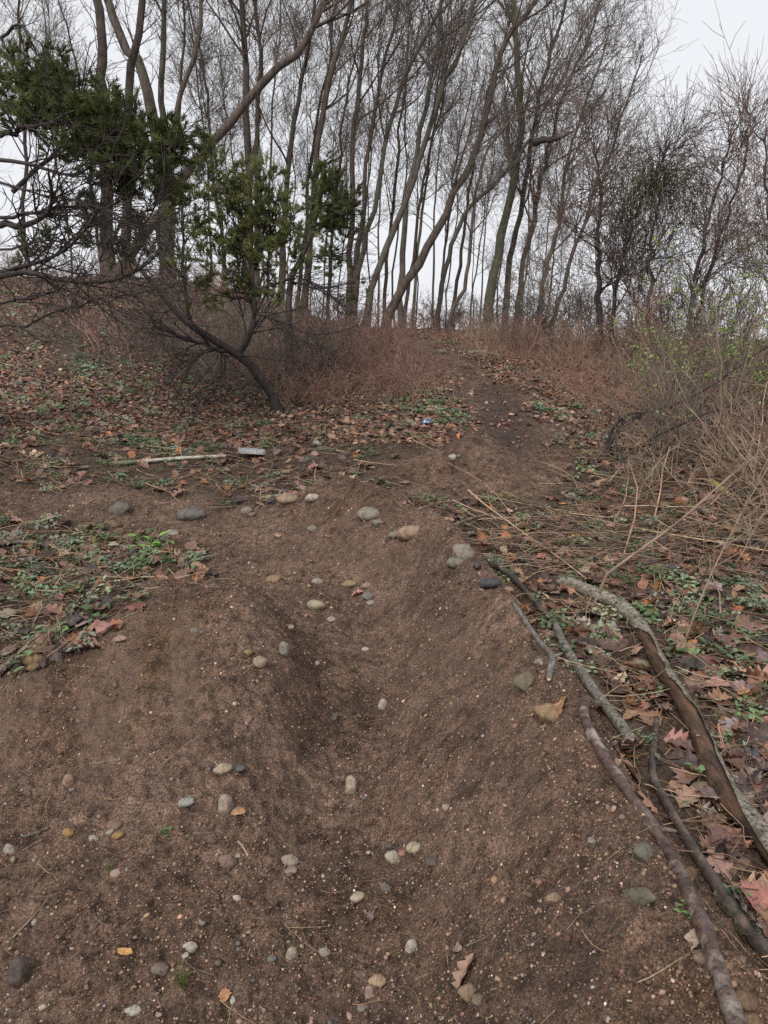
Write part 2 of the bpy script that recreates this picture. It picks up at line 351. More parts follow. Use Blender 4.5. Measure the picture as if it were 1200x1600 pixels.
def straw_mesh(name, seed, mat_, curve):
    rg = np.random.default_rng(seed); K = 6; t = np.linspace(-.5, .5, K)
    P = np.stack([t, curve * (t ** 2) * rg.uniform(-1, 1) + .02 * rg.normal(size=K), .02 * np.abs(rg.normal(size=K)) + curve * .25 * rg.uniform(-.3, 1) * (.25 - t ** 2)], -1)[None]
    v, q = tubes(P, np.full((1, K), .009) * np.linspace(1.2, .6, K), 3); return mk_mesh(name, v, q, mat_)
def herb_mesh(name, seed, mat_, n=16, rad=.09, h=.05, ls=.030):
    rg = np.random.default_rng(seed); V, Q = [], []
    for i in range(n):
        a = rg.uniform(0, 6.28); r = rad * rg.uniform(.05, 1) ** .7; c = np.array([r * math.cos(a), r * math.sin(a), h * rg.uniform(.25, 1)])
        s = ls * rg.uniform(.6, 1.3); y = rg.uniform(0, 6.28); tl = rg.uniform(-.5, .5); b0 = len(V)
        for (u, w, z) in [(0, 0, 0), (.45, .42, .08), (1, .22, -.02), (1.15, 0, -.1), (1, -.22, -.02), (.45, -.42, .08), (.55, 0, 0)]:
            V.append(c + s * np.array([u * math.cos(y) - w * math.sin(y), u * math.sin(y) + w * math.cos(y), z + u * tl]))
        Q += [[b0, b0 + 6, b0 + 2, b0 + 1], [b0 + 6, b0 + 3, b0 + 2, b0 + 6][:3] + [b0 + 2], [b0, b0 + 5, b0 + 4, b0 + 6], [b0 + 6, b0 + 4, b0 + 3, b0 + 3]]
        b1 = len(V); V += [c + [.002, 0, 0], c + [-.002, 0, 0], c * np.array([.15, .15, 0]) + [-.002, 0, -.01], c * np.array([.15, .15, 0]) + [.002, 0, -.01]]; Q.append([b1, b1 + 1, b1 + 2, b1 + 3])
    tri = [];
    for q in Q:
        u = []; [u.append(k) for k in q if k not in u]; tri.append(u)
    return py_mesh(name, V, tri, mat_, False)
def grass_mesh(name, seed, mat_, n=26, h=.12):
    rg = np.random.default_rng(seed); a = rg.uniform(0, 6.28, n); sp = rg.uniform(.1, .8, n); K = 4
    P = np.zeros((n, K, 3)); t = np.linspace(0, 1, K)
    hh = h * rg.uniform(.5, 1.1, n)
    for k in range(K):
        o = .012 + hh * sp * t[k] ** 1.6; P[:, k] = np.stack([o * np.cos(a), o * np.sin(a), hh * (t[k] - .25 * sp * t[k] ** 2)], -1)
    v, q = tubes(P, np.full((n, K), .0022) * np.linspace(1, .3, K)[None], 3); return mk_mesh(name, v, q, mat_)

def scatter(name, protos, pos, yaw, scale, col, label, cat, tilt=None, lie=True):
    c = bpy.data.collections.new(name + '_pieces')
    for k, me in enumerate(protos): c.objects.link(bpy.data.objects.new(f'{name}_piece_{k:02d}', me))
    n = len(pos); me = bpy.data.meshes.new(name); me.vertices.add(n); me.vertices.foreach_set('co', pos.astype(np.float32).ravel())
    rot = np.zeros((n, 3)); rot[:, 2] = yaw
    if lie:
        gx, gy = grad(pos[:, 0], pos[:, 1]); cs, sn = np.cos(yaw), np.sin(yaw)
        rot[:, 0] = np.arctan(-sn * gx + cs * gy); rot[:, 1] = -np.arctan(cs * gx + sn * gy)
    if tilt is not None: rot[:, :2] += tilt
    for nm, ty, key, dat in (('rot', 'FLOAT_VECTOR', 'vector', rot), ('size', 'FLOAT_VECTOR', 'vector', np.broadcast_to(np.asarray(scale, float).reshape(n, -1), (n, 3))), ('col', 'FLOAT_COLOR', 'color', np.c_[col, np.ones(n)])):
        a = me.attributes.new(nm, ty, 'POINT'); a.data.foreach_set(key, np.ascontiguousarray(dat, np.float32).ravel())
    a = me.attributes.new('pick', 'INT', 'POINT'); a.data.foreach_set('value', rng.integers(0, len(protos), n).astype(np.int32))
    me.update(); o = obj(name, me); tag(o, label, cat, kind='stuff')
    g = bpy.data.node_groups.new(name, 'GeometryNodeTree')
    g.interface.new_socket('Geometry', in_out='INPUT', socket_type='NodeSocketGeometry'); g.interface.new_socket('Geometry', in_out='OUTPUT', socket_type='NodeSocketGeometry')
    gi, go = g.nodes.new('NodeGroupInput'), g.nodes.new('NodeGroupOutput'); ip = g.nodes.new('GeometryNodeInstanceOnPoints'); ci = g.nodes.new('GeometryNodeCollectionInfo')
    ci.inputs['Collection'].default_value = c; ci.inputs['Separate Children'].default_value = True; ci.inputs['Reset Children'].default_value = True
    ip.inputs['Pick Instance'].default_value = True
    g.links.new(gi.outputs[0], ip.inputs['Points']); g.links.new(ci.outputs[0], ip.inputs['Instance'])
    for nm, ty, sock in (('rot', 'FLOAT_VECTOR', 'Rotation'), ('size', 'FLOAT_VECTOR', 'Scale'), ('pick', 'INT', 'Instance Index')):
        na = g.nodes.new('GeometryNodeInputNamedAttribute'); na.data_type = ty; na.inputs['Name'].default_value = nm
        src = na.outputs['Attribute']
        if sock == 'Rotation':
            er = g.nodes.new('FunctionNodeEulerToRotation'); g.links.new(src, er.inputs[0]); src = er.outputs[0]
        g.links.new(src, ip.inputs[sock])
    g.links.new(ip.outputs[0], go.inputs[0])
    md = o.modifiers.new('scatter', 'NODES'); md.node_group = g
    return o
def spread(n, y0, y1, u, power=1.0):
    """n ground points between y0 and y1, thinning with distance."""
    t = rng.uniform(0, 1, n); y = (y0 ** (1 - power) + t * (y1 ** (1 - power) - y0 ** (1 - power))) ** (1 / (1 - power)) if power != 1 else y0 * (y1 / y0) ** t
    x = rng.uniform(-u, u, n) * (y + 1.0); return x, y
def pal(n, cols, var=.25, w=None):
    c = np.array(cols)[rng.choice(len(cols), n, p=w)]; return np.clip(c * np.exp(var * rng.normal(size=(n, 1))) * (1 + .06 * rng.normal(size=(n, 3))), .004, .9)

# ---------------------------------------------------------------- crumbs and pebbles on the dirt
crumbs = [crumb_mesh(f'crumb_{k}', 40 + k, CRUMB_I) for k in range(6)]
x, y = spread(150000, 1.0, 9.5, .62, 1.2); m = dirt_mask(x, y); fac = .35 + .65 * (vn(x * 2.1, y * 2.1, 51) + .5 * vn(x * 7, y * 7, 52) > -.1)
k = rng.uniform(size=len(x)) < m * fac * (1 - .85 * scrape_marks(x, y)); x, y = x[k], y[k]; n = len(x)
s = .0042 * np.exp(.46 * rng.normal(size=n)) * (.8 + .16 * y); s = np.minimum(s, .024)
scatter('soil_crumbs', crumbs, np.stack([x, y, H(x, y) + s * .18], -1), rng.uniform(0, 6.28, n), s, pal(n, [(.19, .118, .083), (.120, .074, .051), (.27, .178, .126), (.35, .245, .18)], .45, [.45, .25, .2, .10]), 'loose brown soil crumbs strewn over the dirt track', 'soil', rng.uniform(-.6, .6, (n, 2)))
xc, yc = spread(42000, 1.0, 8.5, .62, 1.1); m = dirt_mask(xc, yc); patch = vn(xc * 1.6, yc * 1.6, 53) + .6 * vn(xc * 5, yc * 5, 54)
dr2, _, _ = polydist(RIDGE, xc, yc); k = rng.uniform(size=len(xc)) < m * (.06 + .75 * (patch > .42) + .45 * (dr2 < .12) + .3 * (dr2 < .35) * (xc > .6)); xc, yc = xc[k], yc[k]; n = len(xc)
s = .0095 * np.exp(.45 * rng.normal(size=n)) * (.85 + .08 * yc); s = np.minimum(s, .034)
scatter('soil_clods', [crumb_mesh(f'clod_{k}', 440 + k, CRUMB_I) for k in range(6)], np.stack([xc, yc, H(xc, yc) + s * .10], -1), rng.uniform(0, 6.28, n), s, pal(n, [(.190, .118, .083), (.130, .080, .056), (.25, .162, .114)], .25), 'clumped soil clods in rough patches of the dirt track', 'soil', rng.uniform(-.6, .6, (n, 2)))
pebs = [stone_mesh(f'pebble_{k}', 60 + k, STONE_I, 1, .62, k % 2) for k in range(8)]
x, y = spread(5200, 1.0, 7.5, .62, 1.2); m = dirt_mask(x, y); k = (rng.uniform(size=len(x)) < m * (.25 + .75 * (x < .45))); x, y = x[k], y[k]; n = len(x)
s = .0075 * np.exp(.42 * rng.normal(size=n)) * (.75 + .16 * y); s = np.minimum(s, .028)
PEB = [(.26, .21, .17), (.33, .29, .25), (.18, .15, .13), (.36, .25, .17), (.155, .15, .145), (.38, .34, .30), (.24, .15, .10)]
scatter('pebbles', pebs, np.stack([x, y, H(x, y) + s * .12], -1), rng.uniform(0, 6.28, n), s, pal(n, PEB, .2), 'small grey and tan pebbles scattered over the dirt track', 'gravel', rng.uniform(-.3, .3, (n, 2)))

STICKS = dict(fork=[(800, 940), (818, 965), (835, 995), (858, 1018), (864, 1030), (857, 1062)], rot=[(745, 885), (775, 885), (805, 905), (835, 942), (866, 972)], grey=[(866, 972), (885, 1015), (925, 1075), (958, 1120), (988, 1158)],
    red=[(935, 1098), (912, 1112), (925, 1150), (958, 1210), (1000, 1262), (1040, 1325), (1072, 1390), (1102, 1448), (1112, 1490), (1130, 1550), (1165, 1640)], dark=[(1026, 1122), (1022, 1170), (1020, 1215), (1045, 1262), (1085, 1330), (1130, 1400), (1170, 1458), (1230, 1535)],
    log=[(876, 905), (905, 918), (950, 935), (990, 965), (1015, 1008), (1040, 1055), (1072, 1105), (1100, 1165), (1120, 1220), (1148, 1262), (1185, 1300), (1240, 1370)])
STICK_XY = [np.array([at(*p, .02)[:2] for p in v]) for v in STICKS.values()]
def on_stick(x, y, w=.065):
    m = np.zeros(x.shape, bool)
    for P_ in STICK_XY: m |= polydist(P_, x, y)[0] < w
    return m
# ---------------------------------------------------------------- leaf litter
kinds = ['oak', 'maple', 'oval', 'oak', 'maple', 'oval', 'maple', 'oak', 'oval', 'maple']
leaves_i = [leaf_mesh(f'litter_leaf_{k}', kd, 100 + k, LEAF_I) for k, kd in enumerate(kinds)]
leaves_o = [leaf_mesh(f'fallen_leaf_{k}', kd, 100 + k, LEAF_O) for k, kd in enumerate(kinds)]
LEAFC = [(.230, .120, .080), (.285, .172, .120), (.130, .070, .048), (.055, .038, .034), (.285, .115, .045), (.200, .150, .135), (.420, .310, .230), (.175, .085, .060)]
LEAFW = [.24, .15, .20, .14, .07, .06, .02, .12]
def litter_density(x, y):
    m = np.maximum(1 - dirt_mask(x, y), .05 * (y > 6)); d = m * (.55 + .45 * (vn(x * .9, y * .9, 61) > -.35))
    return d * np.where((x < -1.2) & (y > 5.5) & (y < 7.2), .55, 1)
x, y = spread(15000, 1.1, 9.0, .75, 1.15); k = rng.uniform(size=len(x)) < litter_density(x, y) * .95; k &= (dirt_mask(x, y) < .6) & ~on_stick(x, y); x, y = x[k], y[k]
dist = np.hypot(x, y); vis = (np.abs(x) < .52 * (y + .4)) & (y > 1.5); order = np.argsort(np.where(vis, dist, 99)); near_i = order[:270]; far_i = order[270:]
def leaf_place(x, y):
    n = len(x); s = rng.uniform(.7, 1.35, n); return np.stack([x, y, H(x, y) + rng.uniform(.002, .022, n)], -1), rng.uniform(0, 6.28, n), s, rng.normal(0, .28, (n, 2))
p, yw, s, tl = leaf_place(x[far_i], y[far_i])
scatter('leaf_litter', leaves_i, p, yw, s, pal(len(p), LEAFC, .28, LEAFW), 'wet brown leaf litter covering the ground beside the dirt track', 'leaf litter', tl)
p, yw, s, tl = leaf_place(x[near_i], y[near_i]); cl = pal(len(p), LEAFC, .28, LEAFW)
gx, gy = grad(p[:, 0], p[:, 1])
for q in range(len(p)):
    kd = int(rng.integers(len(kinds))); o = obj('fallen_leaf', leaves_o[kd], loc=p[q]); cs, sn = math.cos(yw[q]), math.sin(yw[q])
    o.rotation_euler = (math.atan(-sn * gx[q] + cs * gy[q]) + tl[q, 0], -math.atan(cs * gx[q] + sn * gy[q]) + tl[q, 1], yw[q]); o.scale = (s[q],) * 3; o.color = (*cl[q], 1)
    r_, g_, b2_ = cl[q]; lum = r_ + g_ + b2_
    hue = 'dark wet' if lum < .20 else ('orange brown' if b2_ < .22 * r_ else ('pale tan' if lum > .75 else ('reddish brown' if g_ < .56 * r_ else 'greyish brown')))
    shp = 'lobed' if kinds[kd] == 'oak' else ('pointed' if kinds[kd] == 'maple' else 'oval'); X_, Y_ = p[q][0], p[q][1]
    plc = 'in the litter left of the dirt mound' if X_ < 0 else ('among the sticks at the foot of the berm' if X_ < 1.12 else ('right beside the birch log' if X_ < 1.45 else ('in the leaf bed between birch log and canes' if Y_ > 3.6 else 'at the right edge beyond the birch log')))
    tag(o, f'{hue} {shp} fallen leaf {plc}', 'leaf', f'{hue} {shp} leaves {plc}')
x, y = spread(135000, 8.0, 32, .62, .75); k = rng.uniform(size=len(x)) < litter_density(x, y) * (.55 + .45 * (vn(x * .7, y * .7, 62) > 0)); x, y = x[k], y[k]
p, yw, s, tl = leaf_place(x, y)
scatter('hillside_leaf_litter', leaves_i, p, yw, s * .66, pal(len(p), LEAFC, .25, LEAFW) * 1.1, 'dry brown leaf litter spread over the slope up to the trees', 'leaf litter', tl)

# ---------------------------------------------------------------- straw, dead stalks and fine twigs on the ground
straws = [straw_mesh(f'straw_{k}', 130 + k, STRAW_I, cv) for k, cv in enumerate([.1, .3, .5, .15, .8, .25])]
STRAWC = [(.33, .215, .130), (.22, .135, .085), (.42, .31, .20), (.13, .080, .055), (.10, .065, .050)]
x, y = spread(42000, 1.2, 26, .62, .9); k = rng.uniform(size=len(x)) < ((1 - dirt_mask(x, y)) * np.where(y < 5, .45, .8) + .10) * ~on_stick(x, y, .05); x, y = x[k], y[k]; n = len(x)
L = rng.uniform(.06, .38, n) * np.where(y > 4, 1.3, 1) * np.where(dirt_mask(x, y) > .5, .32, 1)
scatter('ground_straw', straws, np.stack([x, y, H(x, y) + rng.uniform(.004, .03, n)], -1), rng.uniform(0, 6.28, n), np.stack([L, L, np.minimum(L, .25)], -1) * np.array([1, .8, .8]), pal(n, STRAWC, .25), 'dry straw and thin twigs lying in the leaf litter', 'straw', rng.normal(0, .09, (n, 2)))
# flattened cane bed right of the track
n = 620; x = rng.uniform(.7, 5.2, n); y = 4.6 + (x - .7) * .12 + rng.gamma(2, .55, n); L = rng.gamma(3, .2, n) + .15
k = dirt_mask(x, y) < .3; x, y, L = x[k], y[k], L[k]; n = len(x)
scatter('flattened_stalks', straws, np.stack([x, y, H(x, y) + rng.uniform(.005, .06, n)], -1), rng.normal(.15, .75, n), np.stack([L, L * .4, L * .3], -1), pal(n, [(.27, .175, .115), (.38, .26, .175), (.17, .11, .08), (.13, .085, .062)], .3), 'flattened dry stalks lying in a bed right of the dirt track', 'straw', rng.normal(0, .07, (n, 2)))

# ---------------------------------------------------------------- low green herbs
herbs = [herb_mesh(f'herb_{k}', 150 + k, HERB_I, 14 + 3 * k) for k in range(5)]
HERBC = [(.105, .150, .062), (.150, .200, .105), (.190, .225, .150), (.085, .125, .055)]
HP = [(30, 850, .25), (80, 840, .3), (120, 870, .3), (60, 890, .28), (150, 855, .22), (160, 940, .16), (230, 862, .12), (200, 885, .12), (20, 800, .3), (110, 820, .25), (60, 720, .5), (290, 690, .45), (330, 690, .4), (230, 690, .4), (100, 560, 1.2), (200, 545, 1.2), (30, 600, 1.), (150, 640, .8), (300, 620, .8), (80, 655, .6), (690, 620, .5), (710, 640, .5), (690, 655, .45), (720, 625, .4), (660, 640, .4), (850, 645, .35), (865, 660, .35), (850, 680, .3), (830, 635, .35), (640, 735, .3), (600, 750, .3), (700, 760, .3), (1100, 950, .25), (1130, 930, .25), (1050, 910, .2), (1010, 930, .2), (1000, 860, .4), (1180, 1000, .2), (1160, 1110, .1), (1110, 1040, .12), (180, 590, .9), (60, 530, 1.6), (260, 575, .8), (400, 480, 1.2), (950, 780, .5)]
px_, py_ = [], []
for (a, b_, r) in HP:
    c = at(a, b_); k = int(15 * min(1.6, .6 + r)); px_.append(c[0] + r * rng.normal(size=k)); py_.append(c[1] + r * rng.normal(size=k) * 1.3)
xs, ysp = spread(1500, 3.5, 24, .6, .8); px_.append(xs); py_.append(ysp)
x, y = np.concatenate(px_), np.concatenate(py_); k = (dirt_mask(x, y) < .25) & (y > 1.3); x, y = x[k], y[k]; n = len(x)
s = rng.uniform(.45, 1.15, n) * (.75 + .045 * y)
scatter('green_herbs', herbs, np.stack([x, y, H(x, y)], -1), rng.uniform(0, 6.28, n), s, pal(n, HERBC, .22), 'low grey green herbs sprouting through the leaf litter', 'ground cover', rng.normal(0, .1, (n, 2)))
herb_o = [herb_mesh(f'herb_plant_{k}', 170 + k, HERB_O, 10 + 2 * k, .05 + .01 * k, .05, .030) for k in range(4)]
grass_o = [grass_mesh(f'grass_tuft_{k}', 180 + k, HERB_O, 24, .09) for k in range(2)]
for (a, b_, me, sc, c, lb, cat) in [
    (235, 858, herb_o[3], 2.0, (.17, .30, .06), 'bright green leafy herb behind the dirt mound on the left', 'plant'),
    (215, 885, herb_o[2], 1.5, (.13, .22, .07), 'small green herb just below the bright green one', 'plant'),
    (262, 880, grass_o[0], 1.2, (.10, .17, .05), 'grass tuft beside the bright green herb left of the track', 'grass tuft'),
    (85, 998, herb_o[1], 1.1, (.14, .22, .09), 'little green herb above the round tan rock on the left edge', 'plant'),
    (25, 1045, herb_o[0], 1.3, (.14, .20, .09), 'pale green herb at the far left edge of the dirt', 'plant'),
    (285, 1540, grass_o[1], .55, (.10, .15, .03), 'tiny green grass tuft in the bottom dirt', 'grass tuft'),
    (172, 1360, grass_o[0], .42, (.16, .20, .06), 'tiny grass sprout beside the pale pebble at lower left', 'grass tuft'),
    (258, 1304, herb_o[0], .42, (.10, .20, .06), 'tiny green seedling in the bare dirt left of centre', 'seedling'),
    (942, 1053, herb_o[0], .55, (.12, .22, .07), 'single green seedling between the grey stick and the birch log', 'seedling'),
    (1012, 1090, herb_o[2], .85, (.11, .20, .08), 'green seedling beside the birch log at mid height', 'seedling'),
    (1008, 1158, herb_o[1], .6, (.16, .24, .13), 'pale seedling at the lower end of the grey stick', 'seedling'),
    (1072, 1258, herb_o[3], .6, (.20, .27, .17), 'pale dusty seedling between the dark stick and the birch log', 'seedling'),
    (1086, 1212, herb_o[0], .75, (.12, .23, .08), 'fresh green seedling against the peeled side of the birch log', 'seedling'),
    (1150, 1410, herb_o[2], .7, (.11, .22, .07), 'green seedling right of the dark stick near the frame edge', 'seedling'),
    (1070, 1434, herb_o[1], .42, (.12, .24, .06), 'tiny seedling in the gap between the berm and the long stick', 'seedling'),
    (1165, 1130, herb_o[3], .95, (.16, .27, .10), 'light green herb right of the birch log', 'plant'),
    (1120, 1160, herb_o[2], .8, (.15, .25, .11), 'small herb touching the right side of the birch log', 'plant'),
    (868, 972, herb_o[0], .6, (.12, .22, .07), 'green sprout at the upper end of the grey stick', 'seedling'),
    (977, 655, herb_o[3], 1.6, (.20, .40, .05), 'bright lime green sprout in the litter right of the upper track', 'plant')]:
    q = at(a, b_); o = obj('herb' if cat == 'plant' else cat.replace(' ', '_'), me, loc=q); o.scale = (sc,) * 3; o.color = (*c, 1); o.rotation_euler[2] = a * .7; tag(o, lb, cat)

# ---------------------------------------------------------------- stones one can point at
GR, TN, WH, DK, OC, PK = (.25, .225, .19), (.31, .23, .165), (.43, .385, .33), (.13, .115, .105), (.29, .205, .125), (.33, .235, .20)
stones_o = [stone_mesh(f'rock_{k}', 200 + k, STONE_O, 3, fl, k % 2) for k, fl in enumerate([.6, .75, .55, .8, .65, .9, .5, .7])]
SB = 'on the berm crest'
STONES = [
 (450, 777, 30, TN, 0, 'flat tan stone ' + SB + ' at its far left end'), (488, 776, 22, WH, 2, 'pale rounded stone right of the flat tan one ' + SB),
 (576, 799, 36, GR, 2, 'broad grey stone ' + SB + ' where the berm bends'), (590, 815, 18, GR, 1, 'small grey stone below the broad one at the berm bend'),
 (640, 829, 40, TN, 2, 'wide tan stone capping the berm crest right of the bend'), (616, 834, 18, GR, 1, 'grey stone tucked left of the wide tan cap stone'),
 (724, 860, 36, GR, 3, 'large speckled grey cobble at the outer side of the berm'), (712, 876, 30, (.20, .19, .16), 2, 'greyish cobble half buried below the large speckled one'),
 (762, 868, 15, (.36, .36, .27), 2, 'small pale cobble right of the large speckled cobble'), (765, 908, 30, (.075, .078, .082), 6, 'dark slaty rock at the start of the sticks'),
 (753, 921, 10, TN, 1, 'small round pebble left of the dark slaty rock'), (795, 920, 15, TN, 1, 'brown pebble between the dark slaty rock and the dark stick'),
 (823, 1062, 42, (.165, .145, .10), 3, 'mossy olive rock in the outer side of the berm'), (860, 1112, 46, OC, 0, 'ochre crusted rock below the mossy rock on the berm'),
 (845, 1033, 22, GR, 2, 'brownish stone just above the mossy rock'), (858, 1168, 20, (.17, .12, .085), 4, 'brown clod stone below the ochre rock'),
 (1000, 1388, 70, (.16, .15, .115), 5, 'long grey slab embedded low in the berm side'), (1005, 1328, 38, (.15, .145, .12), 3, 'grey stone wedged between berm and long stick'),
 (1098, 1492, 30, (.24, .18, .13), 6, 'flat pale shard standing behind the long stick'), (925, 1312, 14, (.26, .26, .26), 1, 'small bluish pebble on the berm slope'),
 (866, 1402, 24, TN, 4, 'brown lump stone in the middle of the berm slope'), (732, 1548, 34, (.25, .19, .13), 3, 'brown rounded stone beside the curled oak leaf at the bottom'),
 (747, 1560, 20, (.20, .16, .12), 1, 'smaller stone leaning on the brown rounded one at the bottom'), (643, 1480, 26, WH, 5, 'pale egg stone left of the leaves near the bottom'),
 (590, 1531, 25, (.40, .29, .19), 0, 'tan stone at the bottom centre above the pinkish one'), (577, 1551, 24, PK, 5, 'pinkish stone under the tan stone at the bottom centre'),
 (565, 1574, 14, GR, 1, 'small stone under the pinkish stone'), (456, 1492, 24, (.36, .31, .25), 5, 'pale round stone at the lower middle'),
 (425, 1497, 14, (.20, .20, .195), 1, 'small bluish grey stone left of the pale round stone'), (507, 1486, 18, (.30, .27, .22), 3, 'angular grey stone right of the pale round stone'),
 (296, 1478, 22, WH, 3, 'pale speckled stone at lower left centre'), (250, 1512, 26, (.20, .165, .14), 4, 'brown tilted stone left of the grass tuft'),
 (207, 1578, 26, (.45, .43, .38), 6, 'whitish flat stone at the bottom left'), (30, 1520, 46, (.105, .085, .075), 5, 'dark brown block of stone at the bottom left corner'),
 (290, 1492, 12, WH, 1, 'tiny white pebble below the pale speckled stone'), (452, 1343, 27, (.33, .27, .22), 3, 'upper of two touching round stones in mid dirt'),
 (455, 1360, 20, (.31, .25, .22), 1, 'lower of two touching round stones in mid dirt'), (355, 1343, 28, (.215, .155, .125), 3, 'reddish brown stone left of the two touching stones'),
 (371, 1337, 10, WH, 1, 'tiny pale pebble right of the reddish brown stone'), (352, 1258, 32, (.34, .28, .225), 5, 'tall pale wedge stone beside the orange leaf'),
 (291, 1251, 24, (.30, .30, .28), 6, 'flat greyish stone left of the pale wedge stone'), (349, 1199, 27, (.36, .295, .225), 0, 'squarish tan stone with the bluish shard'),
 (373, 1199, 18, (.125, .125, .13), 6, 'bluish shard right of the squarish tan stone'), (548, 1227, 28, (.39, .32, .25), 5, 'upright ribbed tan stone in the middle of the trough'),
 (569, 1246, 10, (.17, .18, .18), 1, 'little dark pebble right of the ribbed tan stone'), (698, 1261, 16, (.36, .29, .24), 3, 'lone pale pebble on the foot of the berm'),
 (646, 1321, 24, (.42, .37, .28), 2, 'cream stone in the cluster at the trough right side'), (613, 1337, 27, (.40, .37, .31), 3, 'angular pale stone in the cluster beside the cream stone'),
 (629, 1332, 13, (.38, .22, .17), 1, 'pink pebble between the cream and angular stones'), (609, 1320, 16, DK, 1, 'dark pebble behind the angular pale stone'),
 (676, 1345, 20, DK, 6, 'dark flat stone right of the pebble cluster'), (559, 1399, 22, (.43, .37, .29), 6, 'flat cream stone above the purple leaf'),
 (602, 1385, 18, (.17, .16, .145), 3, 'grey stone right of the flat cream stone'), (370, 1402, 13, (.48, .42, .38), 3, 'white chip left of centre in the lower dirt'),
 (107, 1221, 22, (.31, .215, .155), 5, 'smooth pinkish brown stone at the left'), (112, 1233, 10, GR, 1, 'tiny grey pebble under the pinkish brown stone'),
 (178, 1286, 24, (.22, .16, .12), 2, 'brown flat stone in the left pebble group'), (172, 1299, 13, (.36, .33, .29), 1, 'pale pebble in the left pebble group'),
 (184, 1303, 18, (.30, .20, .10), 2, 'ochre pebble in the left pebble group'), (146, 1309, 15, (.34, .31, .27), 3, 'light grey pebble left of the left pebble group'),
 (106, 1299, 17, (.33, .22, .10), 3, 'golden pebble at the left'), (14, 1325, 20, (.31, .285, .25), 3, 'pale stone at the left edge'), (181, 1363, 18, (.38, .31, .24), 4, 'pale tan pebble beside the grass sprout'),
 (404, 1032, 24, (.34, .265, .20), 3, 'rounded tan stone on the shoulder of the mound'), (443, 1016, 26, (.25, .235, .205), 5, 'grey long stone right of the tan one on the mound shoulder'),
 (388, 1018, 15, (.30, .22, .12), 1, 'small ochre stone above the tan one on the mound'), (304, 984, 16, (.19, .17, .15), 3, 'dull grey stone on top of the mound'),
 (494, 943, 28, (.36, .325, .23), 2, 'flat pale stone in the trough behind the mound'), (518, 967, 14, (.38, .32, .27), 1, 'small pale pebble below the flat pale stone'),
 (496, 907, 18, (.33, .29, .25), 2, 'grey pebble above the flat pale stone'), (427, 903, 24, (.28, .20, .13), 2, 'brown stone in the trough left of the pebbles'),
 (546, 911, 22, (.30, .225, .145), 0, 'tan stone leading the pebble cluster in the far trough'), (573, 914, 16, (.34, .26, .19), 2, 'light brown pebble right of the tan cluster stone'),
 (575, 930, 20, (.20, .185, .165), 3, 'grey round pebble in the far trough cluster'), (579, 941, 13, (.33, .31, .28), 1, 'small pale pebble under the grey one in the far cluster'),
 (453, 979, 14, (.37, .30, .24), 1, 'pale pebble between mound and trough'), (571, 1014, 12, (.45, .40, .36), 3, 'small whitish pebble in the middle trough'),
 (598, 1102, 19, (.42, .37, .31), 5, 'pale upright pebble in the middle of the trough'), (494, 1036, 12, (.36, .31, .26), 1, 'small pebble right of the mound shoulder'),
 (488, 825, 17, (.23, .20, .17), 3, 'grey stone on the inner face of the far berm'), (385, 796, 19, (.24, .205, .175), 3, 'grey stone at the tail end of the berm'), (394, 803, 12, (.24, .18, .15), 1, 'small brown stone under the tail end stone'),
 (186, 792, 36, (.155, .140, .115), 3, 'large dark rock at the left behind the leaf patch'), (300, 800, 40, (.15, .145, .135), 6, 'flat grey rock sunk in the dirt left of the berm'),
 (178, 817, 20, (.19, .13, .095), 2, 'brown rock below the large dark rock'), (307, 882, 20, (.36, .245, .16), 3, 'round orange brown stone beside the green herbs'),
 (270, 831, 18, (.30, .27, .24), 6, 'pale flat stone sunk in dirt above the green herbs'), (50, 1027, 34, (.26, .19, .10), 3, 'round tan rock at the left edge of the mound'), (52, 1041, 20, (.22, .16, .09), 1, 'small tan rock under the round tan rock'),
 (707, 713, 13, (.40, .37, .33), 3, 'pale stone on the small far dirt mound'), (717, 712, 9, (.22, .19, .16), 1, 'dull stone beside the pale one on the far mound'),
 (652, 548, 34, (.17, .15, .13), 2, 'low grey boulder at the top of the trail'), (690, 549, 16, (.22, .20, .17), 1, 'small boulder right of the low one at the top of the trail'),
 (636, 358, 0, GR, 0, ''), (958, 972, 0, GR, 0, ''),
 (919, 980, 24, (.24, .19, .14), 3, 'round brown stone between grey stick and birch log'), (1000, 1035, 26, (.22, .205, .14), 2, 'olive stone against the birch log'), (1004, 1049, 16, (.23, .20, .17), 1, 'small grey stone below the olive one by the birch log'), (985, 1084, 14, (.24, .20, .16), 1, 'brown pebble left of the seedling by the birch log'),
 (1092, 1228, 30, (.22, .195, .14), 2, 'tan stone under the peeled side of the birch log'), (1078, 1362, 26, (.20, .13, .085), 3, 'rusty brown stone between the two long sticks'), (1165, 1560, 40, (.17, .11, .075), 0, 'reddish brown rock at the bottom right corner'), (1175, 1595, 34, (.21, .15, .10), 3, 'brown rock under the lower end of the long stick')]
for i, (a, b_, w, c, v, lb) in enumerate(STONES):
    if not w: continue
    q = at(a, b_ + w * .18); dpt = q[1] * math.cos(PITCH) + (EYE - q[2]) * math.sin(PITCH); sz = w / F * dpt * 1.12
    o = obj('stone', stones_o[v], loc=q + np.array([0, 0, sz * (.07 if v != 5 else .18)])); o.scale = (sz,) * 3
    o.rotation_euler = (random.Random(i).uniform(-.25, .25), (R(70) if v == 5 else 0) + random.Random(i + 9).uniform(-.25, .25), random.Random(i + 5).uniform(-.6, .6) + (R(80) if v == 5 else 0)); o.color = (c[0] * .86, c[1] * .82, c[2] * .78, 1)
    if 'slab' in lb: o.rotation_euler = (R(10), R(30), R(110)); o.scale = (sz, sz * .42, sz * .5); o.location.z -= sz * .20
    tag(o, lb, 'stone', 'stones on the dirt track')

